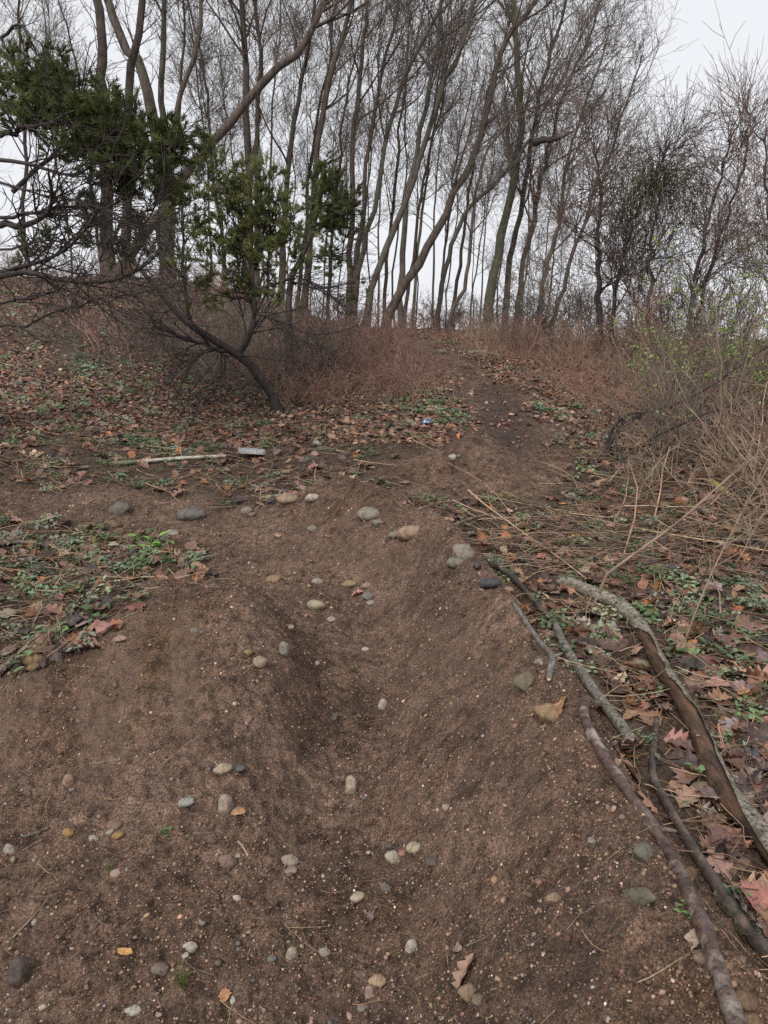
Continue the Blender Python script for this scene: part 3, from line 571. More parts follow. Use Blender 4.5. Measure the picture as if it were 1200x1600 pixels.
# distinct leaves on the dirt
for (a, b_, kd, sc, c, rz, lb) in [
    (570, 1437, 4, .62, (.185, .115, .105), .5, 'folded purplish leaf on the dirt at lower centre'), (727, 1520, 0, .85, (.30, .185, .125), 1.9, 'tan lobed oak leaf beside the brown stone at the bottom'),
    (715, 1487, 2, .5, (.30, .22, .18), .9, 'small pale leaf above the tan oak leaf'), (195, 1490, 5, .42, (.48, .26, .09), 1.3, 'torn orange leaf scrap at lower left'), (353, 1557, 6, .42, (.38, .18, .09), .2, 'crumpled orange brown leaf at the bottom left of centre'),
    (372, 1271, 2, .55, (.40, .22, .11), -.8, 'narrow orange leaf beside the tall wedge stone'), (388, 1127, 5, .42, (.24, .135, .115), 2.5, 'small reddish leaf below the mound shoulder'), (187, 1001, 2, .62, (.26, .155, .11), -1.2, 'pointed brown leaf on the face of the mound'),
    (558, 930, 4, .8, (.34, .17, .13), 1.5, 'pinkish leaf in the far pebble cluster'), (876, 1108, 3, .9, (.30, .16, .08), 2.0, 'orange brown leaf where the long stick starts'), (1015, 1125, 1, 1.4, (.24, .125, .075), .4, 'large brown maple leaf between grey stick and dark stick'),
    (1088, 1470, 8, .6, (.36, .27, .20), 2.6, 'pale dry leaf under the long stick'), (1180, 1060, 4, 1.7, (.36, .20, .14), .7, 'big pinkish brown leaf at the right edge'), (1170, 1190, 1, 1.4, (.055, .055, .062), 1.0, 'dark slate coloured wet leaf right of the birch log'), (1010, 1255, 7, .8, (.33, .16, .09), .9, 'rust coloured leaf between long stick and dark stick'),
    (246, 845, 5, .5, (.30, .2, .15), .3, 'small leaf lying above the bright herb'), (434, 838, 5, .7, (.38, .22, .13), .3, 'pale orange leaf with a straw on the far dirt'), (663, 1055, 5, .35, (.22, .18, .15), .6, 'small grey leaf in the berm trough'), (520, 1122, 2, .6, (.10, .075, .06), .2, 'dark bark like leaf in the middle of the dirt')]:
    q = at(a, b_); gx, gy = grad(np.array([q[0]]), np.array([q[1]])); o = obj('fallen_leaf', leaves_o[kd], loc=q + np.array([0, 0, .006])); o.color = (*c, 1); o.scale = (sc,) * 3
    cs, sn = math.cos(rz), math.sin(rz); o.rotation_euler = (math.atan(-sn * gx[0] + cs * gy[0]), -math.atan(cs * gx[0] + sn * gy[0]), rz); tag(o, lb, 'leaf')

# ---------------------------------------------------------------- sticks and logs along the foot of the berm
STICK_GREY = bark_mat('stick_grey', (.040, .035, .030), (.340, .310, .265), (.130, .125, .088), 48, .5, .010, (1, 1, 1), .5)
STICK_RED = bark_mat('stick_wet_red', (.024, .014, .012), (.160, .095, .074), (.380, .330, .285), 44, .32, .010, (1, 1, 1), .6)
STICK_DARK = bark_mat('stick_wet_dark', (.022, .017, .015), (.085, .064, .052), (.145, .110, .085), 30, .45, .006, (1, 1, 1), .5)
BIRCH = bark_mat('birch_bark', (.022, .017, .013), (.470, .430, .350), (.105, .110, .060), 58, .8, .03, (1, 1, 1), .3)
WOOD = bark_mat('peeled_wood', (.022, .013, .010), (.200, .115, .070), (.060, .038, .028), 34, .6, .03, (1, .12, 1), .35)
PALEWOOD = bark_mat('broken_wood', (.30, .19, .11), (.52, .37, .23), None, 40, .7, .003)
def capped(P, r, S=12, lump=.05, seed=0):
    P = np.asarray(P); r = np.asarray(r); T0, T1 = nrm(P[1] - P[0]), nrm(P[-1] - P[-2])
    P2 = np.vstack([P[0] - T0 * r[0] * .15, P[0] - T0 * r[0] * .1, P, P[-1] + T1 * r[-1] * .1, P[-1] + T1 * r[-1] * .15]); r2 = np.r_[1e-4, r[0] * .85, r, r[-1] * .85, 1e-4]
    return tubes(P2[None], r2[None], S, lump, seed)
def lie_path(pix, lift, n, wob=.004, seed=0):
    rg = np.random.default_rng(seed); P = smooth_path([at(a, b_, lift) for a, b_ in pix], n) + wob * rg.normal(size=(n, 3))
    P[:, 2] = np.maximum(P[:, 2], H(P[:, 0], P[:, 1]) + lift * .8); 
    for _ in range(8): P[1:-1] = (P[:-2] + 2 * P[1:-1] + P[2:]) / 4
    return P
def stick(name, label, pix, r0, r1, m, n=36, lift=.6, seed=0, knots=6, stubs=()):
    P = lie_path(pix, r0 * lift, n, r0 * .06, seed); rg = np.random.default_rng(seed)
    r = np.linspace(r0, r1, n) * (1 + .05 * rg.normal(size=n))
    for _ in range(knots):
        k = rg.integers(2, n - 2); r[k] *= 1.16; r[k - 1] *= 1.06
    c = P[n // 2]; t = thing(name, label, 'stick', c, 'sticks edging the berm')
    v, q = capped(P - c, r, 12, .035, seed); bark = obj('bark', mk_mesh('bark', v, q, m), t)
    for e, k in ((P[0], 0), (P[-1], -1)):       # broken wood shows at both ends
        T = nrm(P[1] - P[0]) * -1 if k == 0 else nrm(P[-1] - P[-2]); rr = r[k]
        a = np.stack([e - c + T * s_ for s_ in (-rr * .5, rr * .25, rr * .9)]); vv, qq = tubes(a[None], np.array([[rr * .8, rr * .62, rr * .08]]), 7, .25, seed + 3); obj('broken_end', mk_mesh('broken_end', vv, qq, PALEWOOD if 'grey' in label else STICK_DARK), bark)
    for (k, d, L, rr) in stubs:
        a = np.stack([P[k] - c, P[k] - c + np.array(d) * L * .5, P[k] - c + np.array(d) * L + np.array([0, 0, .004])]); vv, qq = tubes(a[None], np.array([[rr, rr * .8, rr * .45]]), 8, .1, seed + 5); obj('side_stub', mk_mesh('side_stub', vv, qq, m), bark)
    return t, P, r
stick('stick', 'thin forked grey stick lying highest on the outer face of the berm', STICKS['fork'], .009, .0115, STICK_GREY, 26, 1.8, 1, 4, [(19, (.85, .1, .2), .045, .008)])
stick('stick', 'dark rotten stick with a split flat end next to the slaty rock', STICKS['rot'], .022, .015, STICK_DARK, 26, .9, 2)
stick('stick', 'straight grey stick lying between the thin forked stick and the birch log', STICKS['grey'], .020, .025, STICK_GREY, 30, 1.1, 3, 5)
stick('stick', 'long reddish wet stick with silvery patches running to the bottom of the frame', STICKS['red'], .0145, .0165, STICK_RED, 60, 1.1, 4, 9, [(41, (.75, -.55, .1), .06, .008)])
t, P, r = stick('stick', 'dark wet stick with curled pale bark near its lower end', STICKS['dark'], .0125, .020, STICK_DARK, 50, 1.9, 5, 8)
c = np.array(t.location)
def curl(P, k, w, rr, seed):             # a loose ragged roll of bark round the stick
    rg = np.random.default_rng(seed); n, S = 7, 12; T = nrm(P[k + 1] - P[k - 1]); A = nrm(np.cross(T, [0, 0, 1.])); B = np.cross(T, A); V = []
    for i in range(n):
        for j in range(S):
            a = j / (S - 1) * 5.0 - .6; rad = rr * (1.05 + .45 * j / S * (1 + .4 * math.sin(i * 1.7)) + .12 * rg.normal()); s_ = (i / (n - 1) - .5) * w * (1 + .3 * math.sin(j * 1.9 + seed))
            V.append(P[k] - c + T * s_ + rad * (math.cos(a) * A + math.sin(a) * B))
    return mk_mesh('bark_curl', V, [[i * S + j, i * S + j + 1, (i + 1) * S + j + 1, (i + 1) * S + j] for i in range(n - 1) for j in range(S - 1)], BIRCH)
obj('bark_curl', curl(P, 40, .075, .024, 1), t); obj('bark_curl', curl(P, 43, .05, .024, 2), t); obj('bark_curl', curl(P, 12, .03, .017, 3), t)
# the big birch log: a peeled core under a ragged bark shell
P = lie_path(STICKS['log'], .035, 64, .0035, 9)
n = len(P); r = np.interp(np.linspace(0, 1, n), [0, .15, .35, .5, .7, .8, 1], [.030, .037, .038, .037, .040, .044, .040])
c = P[n // 2]; t = thing('log', 'crooked birch log with lichen white bark on top and a peeled brown side', 'log', c)
v, q = capped(P - c, r * .92, 16, .05, 4); obj('peeled_core', mk_mesh('peeled_core', v, q, WOOD), t)
T = nrm(np.gradient(P, axis=0)); A = nrm(np.cross(T, np.array([0, 0, 1.]))); B = np.cross(A, T); rg = np.random.default_rng(12); S = 14; V = []
lo = np.interp(np.linspace(0, 1, n), [0, .2, .35, .55, .62, .8, 1], [-3.0, -2.9, .05, -.1, .25, .35, -1.2]) ; hi = np.interp(np.linspace(0, 1, n), [0, .2, .4, 1], [3.0, 3.1, 3.3, 3.4])
JIT = [np.interp(np.arange(n), np.arange(0, n + 6, 2.7)[:len(np.arange(0, n + 6, 2.7))], rg.normal(0, .22, len(np.arange(0, n + 6, 2.7)))) for _ in range(2)]; RJ = 1 + .05 * rg.normal(size=(n // 3 + 2, S))
# angle measured from straight up; the camera side (left) is negative
for i in range(n):
    j1, j2 = JIT[0][i], JIT[1][i]
    for j in range(S):
        f = j / (S - 1); a = (lo[i] + j1) * (1 - f) + (hi[i] + j2) * f; rad = r[i] * 1.07 * RJ[i // 3, j] * (1 + .02 * rg.normal()) * (1 + .07 * (j in (0, S - 1)))
        V.append(P[i] - c + rad * (math.cos(a) * B[i] - math.sin(a) * A[i]))
obj('bark', mk_mesh('bark', V, [[i * S + j, i * S + j + 1, (i + 1) * S + j + 1, (i + 1) * S + j] for i in range(n - 1) for j in range(S - 1)], BIRCH), t)

# ---------------------------------------------------------------- shovel lying in the litter
a, b_ = at(176, 724, .02), at(372, 712, .03); tipp = at(414, 713, .02); d = nrm(b_ - a); t = thing('shovel', 'long handled shovel with a worn pale shaft lying in the litter', 'shovel', b_)
FIB = bark_mat('shovel_shaft', (.20, .19, .145), (.46, .43, .36), (.16, .19, .12), 9, .5, .001); STEEL = bark_mat('shovel_steel', (.14, .14, .14), (.38, .38, .385), (.20, .17, .15), 14, .35, .002, (1, 1, 1), .6); RUB = bark_mat('shovel_grip', (.12, .13, .085), (.22, .23, .16), None, 20, .7, .001)
K = 12; PP = np.array([a + (b_ - a) * s_ for s_ in np.linspace(.18, .94, K)]) - b_; PP[:, 2] += .010 * np.sin(np.linspace(0, 3.1, K))
v, q = capped(PP, np.full(K, .017), 10, .01); obj('shaft', mk_mesh('shaft', v, q, FIB), t)
PP = np.array([a + (b_ - a) * s_ for s_ in np.linspace(0, .19, 6)]) - b_; v, q = capped(PP, np.full(6, .020), 10, .02); obj('grip', mk_mesh('grip', v, q, RUB), t)
PP = np.array([a + (b_ - a) * s_ for s_ in np.linspace(.90, 1.02, 6)]) - b_; v, q = capped(PP, np.linspace(.020, .026, 6), 10, .02); obj('collar', mk_mesh('collar', v, q, DARKWOOD), t)
rt = nrm(np.cross(d, [0, 0, 1.])); upv = np.cross(rt, d); V = []; nb, wb = 12, 9; Lb = .27
for face_ in (1, -1):
    for i in range(nb):
        s_ = i / (nb - 1); w = .115 * (1 if s_ < .55 else max(.0, 1 - ((s_ - .55) / .45) ** 2) ** .5) + .004
        for j in range(wb):
            uu = j / (wb - 1) * 2 - 1; V.append(d * (s_ * Lb + .0) + rt * uu * w + upv * (.075 - .045 * uu * uu - .035 * s_ * s_ + .0016 * face_ + (.02 if s_ == 0 else 0)))
Fs = [[o_ + i * wb + j, o_ + i * wb + j + 1, o_ + (i + 1) * wb + j + 1, o_ + (i + 1) * wb + j] for o_ in (0, nb * wb) for i in range(nb - 1) for j in range(wb - 1)]
rim = [i * wb for i in range(nb)] + [(nb - 1) * wb + j for j in range(1, wb)] + [i * wb + wb - 1 for i in range(nb - 2, -1, -1)] + [j for j in range(wb - 2, 0, -1)]
Fs += [[rim[i], rim[(i + 1) % len(rim)], rim[(i + 1) % len(rim)] + nb * wb, rim[i] + nb * wb] for i in range(len(rim))]
bl = obj('blade', mk_mesh('blade', V, Fs, STEEL), t)

# crushed blue can on the verge of the trail
rg = np.random.default_rng(3); S, K = 14, 9; q0 = at(667, 661, .02); V = []
for i in range(K):
    for j in range(S):
        a_ = j * 2 * math.pi / S; rr = .030 * (1 - .22 * math.sin(i * 1.1) * math.cos(2 * a_) + .10 * rg.normal()) * (.85 if i in (0, K - 1) else 1); V.append([(i / (K - 1) - .5) * .11, rr * math.cos(a_), rr * math.sin(a_) * .8 + .015])
m_blue, nt, b = mat('can_print', .35, .5); cn = coord(nt); nt.links.new(ramp(nt, noise(nt, cn, 22, 2), [(.50, (.035, .16, .50)), (.56, (.70, .74, .80))]), b.inputs['Base Color']); b.inputs['Metallic'].default_value = .25
t = thing('drink_can', 'crushed blue and white drink can on the verge left of the trail', 'can', q0); t.rotation_euler = (0, .2, 2.4)
obj('can_body', mk_mesh('can_body', V, [[i * S + j, i * S + (j + 1) % S, (i + 1) * S + (j + 1) % S, (i + 1) * S + j] for i in range(K - 1) for j in range(S)], m_blue), t)
for e in (0, K - 1):
    rgp = np.array(V[e * S:(e + 1) * S]); ce = rgp.mean(0); obj('can_end', py_mesh('can_end', [*rgp, ce + [.006 if e == 0 else -.006, 0, 0]], [[j, (j + 1) % S, S] for j in range(S)], STEEL), t)

# pale fallen branches near the top of the trail, and loose branches on the cane bed
for nm, lb, pix, r0, m in [('fallen_branch', 'pale fallen branch across the top of the trail', [(735, 552), (755, 549), (780, 556)], .045, BIRCH), ('fallen_branch', 'broken pale branch under the leaning cedar', [(375, 616), (392, 612), (400, 616)], .03, BIRCH),
    ('fallen_branch', 'long curved brown branch lying on the flattened stalks behind the berm', [(700, 828), (740, 808), (790, 798), (850, 790)], .012, CANE), ('fallen_branch', 'thin straight branch lying left of the long curved one on the stalks', [(655, 795), (700, 783), (770, 778)], .009, CANE),
    ('fallen_branch', 'dark thin branch lying in the leaves beside the herbs at left', [(135, 830), (165, 808), (190, 795)], .006, STICK_DARK), ('fallen_branch', 'yellow lichen covered branch in the right thicket', [(1110, 752), (1125, 762), (1138, 772)], .03, None),
    ('fallen_branch', 'short dark twig at the far left of the lower dirt', [(35, 1308), (55, 1302), (78, 1292)], .0038, STICK_GREY), ('fallen_branch', 'split pale stalk on the lower left dirt', [(20, 1465), (45, 1440), (75, 1405)], .0032, CANE), ('fallen_branch', 'small brown twig beside the reddish stone', [(372, 1315), (380, 1325), (388, 1338)], .0045, CANE), ('fallen_branch', 'twig leading to the purple leaf', [(548, 1420), (557, 1405), (563, 1395)], .0035, STICK_DARK)]:
    if m is None: m = bark_mat('lichen_yellow', (.22, .18, .05), (.42, .36, .08), None, 14, .8, .004)
    P = lie_path(pix, r0 * .7, 14, r0 * .15, len(lb)); c = P[7]; v, q = capped(P - c, np.linspace(r0, r0 * .6, 14), 8, .06, 5); o = obj(nm, mk_mesh(nm, v, q, m), loc=c); tag(o, lb, 'branch')

# ---------------------------------------------------------------- bare trees along the crest
TRIS = [0]
ORD = ['first', 'second', 'third', 'fourth', 'fifth', 'sixth', 'seventh', 'eighth', 'ninth', 'tenth', 'eleventh', 'twelfth', 'thirteenth', 'fourteenth', 'fifteenth', 'sixteenth', 'seventeenth', 'eighteenth', 'nineteenth', 'twentieth'] + ['twenty-' + w for w in ('first', 'second', 'third', 'fourth', 'fifth', 'sixth', 'seventh', 'eighth', 'ninth')] + ['thirtieth'] + ['thirty-' + w for w in ('first', 'second', 'third', 'fourth', 'fifth', 'sixth', 'seventh', 'eighth', 'ninth')] + ['fortieth'] + ['forty-' + w for w in ('first', 'second', 'third', 'fourth', 'fifth', 'sixth', 'seventh', 'eighth', 'ninth')]
def build_tree(P, r0, seed, bm, tm, limbs=12, n2=60, n3=300, n4=640, tmin=.3, ll=(2., 5.), up=.10, bias=None, rtip=.25, spreadang=(.35, .95), tw=.0048):
    """trunk path P (local) -> list of (part name, mesh, kind)."""
    rg = np.random.default_rng(seed); n = len(P); r = r0 * (1 - (1 - rtip) * np.linspace(0, 1, n) ** .9); r[0] *= 1.35; r[1] *= 1.12
    Hh = np.linalg.norm(np.diff(P, axis=0), axis=1).sum(); out = []
    v, q = tubes(P[None], r[None], 10, .03, seed); out.append(('trunk', mk_mesh('trunk', v, q, bm), None))
    P1, R1 = grow(P[None], r[None], limbs, (tmin, .97), ll, spreadang, 9, rg, up, .13, .44, .22, .012, bias)
    for i in range(limbs):
        v, q = tubes(P1[i:i + 1], R1[i:i + 1], 6); out.append(('limb', mk_mesh('limb', v, q, bm), None))
    Pt = P[None, n // 3:]; Rt = r[None, n // 3:]
    P2, R2 = grow(P1, R1, n2, (.15, 1), (ll[0] * .35, ll[1] * .45), (.3, .9), 6, rg, up * 1.1, .16, .5, .3, .007, bias, rmax=.015)
    P2b, R2b = grow(Pt, Rt, n2 // 3, (.1, 1), (ll[0] * .3, ll[1] * .4), (.4, 1.1), 6, rg, up, .16, .35, .3, .008, bias, rmax=.016)
    P2, R2 = np.concatenate([P2, P2b]), np.concatenate([R2, R2b])
    P3, R3 = grow(P2, R2, n3, (.15, 1), (.5, 1.5), (.3, .9), 4, rg, .10, .18, .6, .4, tw * 1.1, rmax=.007)
    P4, R4 = grow(P3, R3, n4, (.1, 1), (.25, .8), (.35, .95), 3, rg, .12, .15, .7, .5, tw)
    v, q = join([tubes(P2, R2, 4), tubes(P3, R3, 3), tubes(P4, R4, 3)]); out.append(('crown', mk_mesh('crown', v, q, tm), 'stuff'))
    TRIS[0] += 2 * sum(len(m.polygons) for _, m, _ in out); return out
def plant_tree(parts, label, loc, rz=0, sc=1.0, group='bare trees on the crest', name='bare_tree', cat='tree'):
    t = thing(name, label, cat, loc, group); t.rotation_euler[2] = rz; t.scale = (sc,) * 3
    for nm, me, kd in parts: obj(nm, me, t, kind=kd)
    return t
def hero(label, pix, D, wpx, bm, tm=TWIG, total=15., seed=0, base=None, dy=0.0, name='bare_tree', **kw):
    pts = [pt(a, b_, D + dy * i) for i, (a, b_) in enumerate(pix)]; p0 = pts[0].copy(); bx = base if base is not None else p0[0] - (pts[1] - p0)[0] / max((pts[1] - p0)[2], .3) * max(p0[2] - Hs(p0[0], p0[1]), 0) * .6
    g = np.array([bx, D, Hs(bx, D) - .15])
    if p0[2] - g[2] > .4: pts = [g] + pts
    else: pts[0] = g
    L = sum(np.linalg.norm(pts[i + 1] - pts[i]) for i in range(len(pts) - 1))
    if L < total: pts.append(pts[-1] + (nrm(pts[-1] - pts[-2]) * .7 + np.array([0, 0, .35])) * (total - L) * .95)
    P = smooth_path(pts, 26); rg = np.random.default_rng(seed); P[1:] += .03 * rg.normal(size=P[1:].shape)
    return plant_tree(build_tree(P - g, wpx / 2 / F * D * .88, seed, bm, tm, **kw), label, g, name=name)
G, BR, GN = BARK_GREY, BARK_BROWN, BARK_GREEN
hero('tall thick dark trunk behind the cedar at the upper left', [(168, 430), (166, 250), (163, 130), (150, 0)], 21, 23, BR, total=14, seed=1, limbs=10, tmin=.5)
hero('thick trunk forking just right of the tall dark one at upper left', [(200, 440), (199, 300), (200, 180), (212, 70), (222, 0)], 22, 19, BR, total=14, seed=2, limbs=10, tmin=.5, bias=(-.12, 0, 0))
hero('stout pale grey trunk leaning left behind the cedar foliage', [(262, 450), (252, 300), (240, 200), (222, 110), (180, 30)], 23, 25, G, total=13, seed=3, limbs=10, tmin=.45)
hero('straight pale grey trunk right of the stout leaning one', [(258, 450), (256, 250), (252, 120), (258, 0)], 24, 15, G, total=13, seed=4, limbs=10, tmin=.5)
hero('crooked dark stem bulging right above the cedar', [(262, 440), (270, 205), (290, 130), (308, 80), (317, 20), (312, -30)], 22, 12, BR, total=12, seed=5, limbs=9, tmin=.5)
hero('straight brown trunk left of the big diagonal trunk', [(388, 470), (388, 250), (385, 120), (378, 0)], 23, 16, BR, total=14, seed=6, limbs=11, tmin=.45)
hero('second straight brown trunk close behind the first, left of centre', [(402, 470), (402, 200), (408, 100), (400, 0)], 25, 11, BR, total=14, seed=7, limbs=10, tmin=.4)
hero('big diagonal trunk leaning far right across the upper left', [(225, 370), (270, 300), (318, 240), (380, 170), (435, 105), (480, 60), (508, 0)], 19, 20, BR, total=13.5, seed=8, limbs=10, tmin=.5, base=-6.6, n3=300, n4=500)
hero('slender trunk crossing behind the big diagonal one', [(440, 470), (445, 330), (462, 180), (485, 60), (495, -20)], 25, 11, BR, total=14, seed=9)
hero('dark crooked trunk above the darker cedar', [(478, 450), (492, 300), (503, 180), (528, 80), (548, 0)], 22, 13, BR, total=14, seed=10, bias=(.1, 0, 0))
hero('upright brown trunk right of the darker cedar', [(545, 480), (550, 330), (557, 170), (568, 60), (575, -10)], 23, 12, BR, total=14, seed=11, bias=(.1, 0, 0))
hero('slim leaning trunk sweeping right from behind the darker cedar', [(552, 480), (565, 400), (590, 300), (610, 190), (650, 80), (690, 0)], 24, 11, G, total=15, seed=12, bias=(.15, 0, 0))
hero('leaning grey trunk left of the thickest leaning trunk', [(572, 490), (588, 420), (620, 350), (655, 250), (685, 150), (730, 40)], 22, 13, G, total=15, seed=13, bias=(.15, 0, 0))
hero('upright grey trunk rising from the crest left of the trail top', [(626, 500), (630, 400), (634, 330), (645, 270), (672, 130), (690, 0)], 24, 12, G, total=15, seed=14, bias=(.12, 0, 0))
hero('thickest leaning brown trunk rising from the trail top to the right', [(606, 500), (640, 432), (668, 385), (690, 345), (716, 290), (742, 240), (762, 160), (778, 100), (795, 50), (832, 10)], 21, 17, BR, total=13, seed=15, bias=(.12, 0, .1), limbs=13, n2=90, n4=800, ll=(1.4, 3.4))
hero('curving slim trunk right of the thickest leaning one', [(683, 490), (692, 440), (708, 380), (732, 325), (770, 290), (797, 262), (815, 240)], 22, 10, G, total=9.3, seed=16, bias=(.12, 0, .1), ll=(1., 2.4))
hero('greenish upright trunk in the middle of the wood', [(760, 500), (770, 440), (782, 385), (798, 305), (810, 220), (814, 150), (808, 90)], 23, 17, GN, total=14.5, seed=17, bias=(.1, 0, .1), limbs=15, n2=90, n4=800, ll=(1.3, 3.2))
hero('slender branch-like trunk arching right past the greenish one', [(705, 500), (730, 420), (745, 290), (775, 212), (815, 172), (866, 147)], 20, 8, BR, total=8.6, seed=18, bias=(.1, 0, .1), ll=(1., 2.2))
hero('dark upright trunk right of the greenish one', [(790, 500), (795, 410), (815, 320), (830, 230), (850, 120), (870, 60)], 24, 12, BR, total=11.5, seed=19, bias=(.14, 0, .1), n4=700, ll=(1.5, 3.4))
hero('dark twin trunk leaning right beside the dark upright one', [(808, 505), (815, 430), (830, 355), (850, 270), (880, 150), (920, 60)], 23, 11, BR, total=9.5, seed=20, bias=(.14, 0, .1), n4=700, ll=(1.5, 3.4))
hero('slim grey trunk at the right end of the tall wood', [(840, 510), (850, 440), (872, 350), (880, 290), (900, 200), (935, 110)], 22, 10, G, total=8.0, seed=21, bias=(.14, 0, .1), n4=700, ll=(1.5, 3.4))
hero('leaning trunk whose crown ends against the open sky', [(860, 515), (880, 450), (905, 370), (930, 290), (965, 210)], 21, 9, BR, total=7.5, seed=22, bias=(.15, 0, .1), ll=(1.2, 2.6), n3=260, n4=450)
# darker trees on the right, hung with vines
hero('dark many branched tree right of the trail wrapped in vines', [(938, 545), (936, 450), (934, 380), (938, 300), (935, 250)], 15.5, 13, DARKWOOD, TWIG_RED, total=4.1, seed=30, ll=(.7, 1.7), n2=80, n3=380, n4=700, tmin=.25, spreadang=(.4, 1.3), up=.02, tw=.0045)
hero('dark slanting stem growing beside the vine wrapped tree', [(958, 545), (960, 470), (975, 400), (995, 330), (1010, 300)], 15.2, 10, DARKWOOD, TWIG_RED, total=3.7, seed=31, ll=(.7, 1.6), n2=70, n3=340, n4=600, tmin=.3, tw=.0045)
hero('upright dark tree with a hanging vine mat at the right', [(1012, 520), (1016, 420), (1024, 330), (1028, 270)], 14.5, 9, DARKWOOD, TWIG, total=3.9, seed=32, ll=(.6, 1.5), n2=70, n3=340, n4=600, tmin=.25, tw=.0045)
hero('straight leaning tree at the right against the sky', [(1075, 500), (1085, 430), (1110, 340), (1128, 270), (1150, 200)], 14, 10, DARKWOOD, TWIG_RED, total=4.2, seed=33, ll=(.5, 1.1), n2=55, n3=240, n4=420, bias=(.15, 0, .1), tw=.0045)
hero('second leaning tree at the right crossing the first', [(1090, 500), (1105, 430), (1135, 350), (1158, 260), (1180, 180)], 14.6, 10, DARKWOOD, TWIG_RED, total=4.2, seed=34, ll=(.5, 1.1), n2=55, n3=240, n4=420, bias=(.15, 0, .1), tw=.0045)
hero('tangled tree at the far right edge of the frame', [(1210, 480), (1205, 400), (1200, 300), (1195, 200)], 13, 10, DARKWOOD, TWIG_RED, total=3.6, seed=35, ll=(.5, 1.1), n2=55, n3=240, n4=420, bias=(-.2, 0, 0), tw=.0045)
# thin far trees share a few shapes
far = []
for k in range(6):
    rg = np.random.default_rng(300 + k); z = np.linspace(0, 13.5, 22); ln = [.10, .16, .04, .2, .12, 0][k]
    P = np.stack([ln * z * (.6 + .03 * z) + .10 * np.cumsum(rg.normal(size=22)) * .5, .08 * np.cumsum(rg.normal(size=22)), z], -1); P -= P[0]
    far.append(build_tree(P, [.055, .085, .045, .095, .07, .04][k], 310 + k, [G, BR, G, BR, GN, BR][k], TWIG, limbs=11, n2=80, n3=260, n4=560, tmin=.3, ll=(1.2, 3.6), bias=(.1, 0, .1), tw=.006))
spots = []
for k in range(40):
    D = rng.uniform(25, 40); a = 330 + 530 * (k + rng.uniform(0, 1)) / 40; spots.append((a, D))
for k in range(5): spots.append((-20 + 330 * (k + rng.uniform(0, 1)) / 5, rng.uniform(24, 32)))
spots.sort()
for k, (a, D) in enumerate(spots):
    xx = (a - 600) / F * D / .985; sc = rng.uniform(.75, 1.1) * np.interp(a, [0, 650, 870], [1, 1, .5])
    plant_tree(far[k % 6], f'thin bare tree deep in the wood, {ORD[k]} from the left among the thin far trunks' if k < len(ORD) else 'thin bare tree deep in the wood at its right end', (xx, D, Hs(xx, D) - .1), rng.uniform(-.5, .5) if a > 420 else rng.uniform(-3, 3), sc, 'thin far trees behind the crest', 'slender_tree')
# broken limb caught in the branches
P = smooth_path([pt(832, 222, 20), pt(848, 219, 20), pt(872, 216, 20), pt(896, 205, 20)], 12); c = P[3]; v, q = capped(P - c, np.linspace(.10, .02, 12), 8, .2, 3); o = obj('broken_limb', mk_mesh('broken_limb', v, q, DARKWOOD), loc=c); tag(o, 'dark broken limb caught high in the branches near the open sky', 'branch')

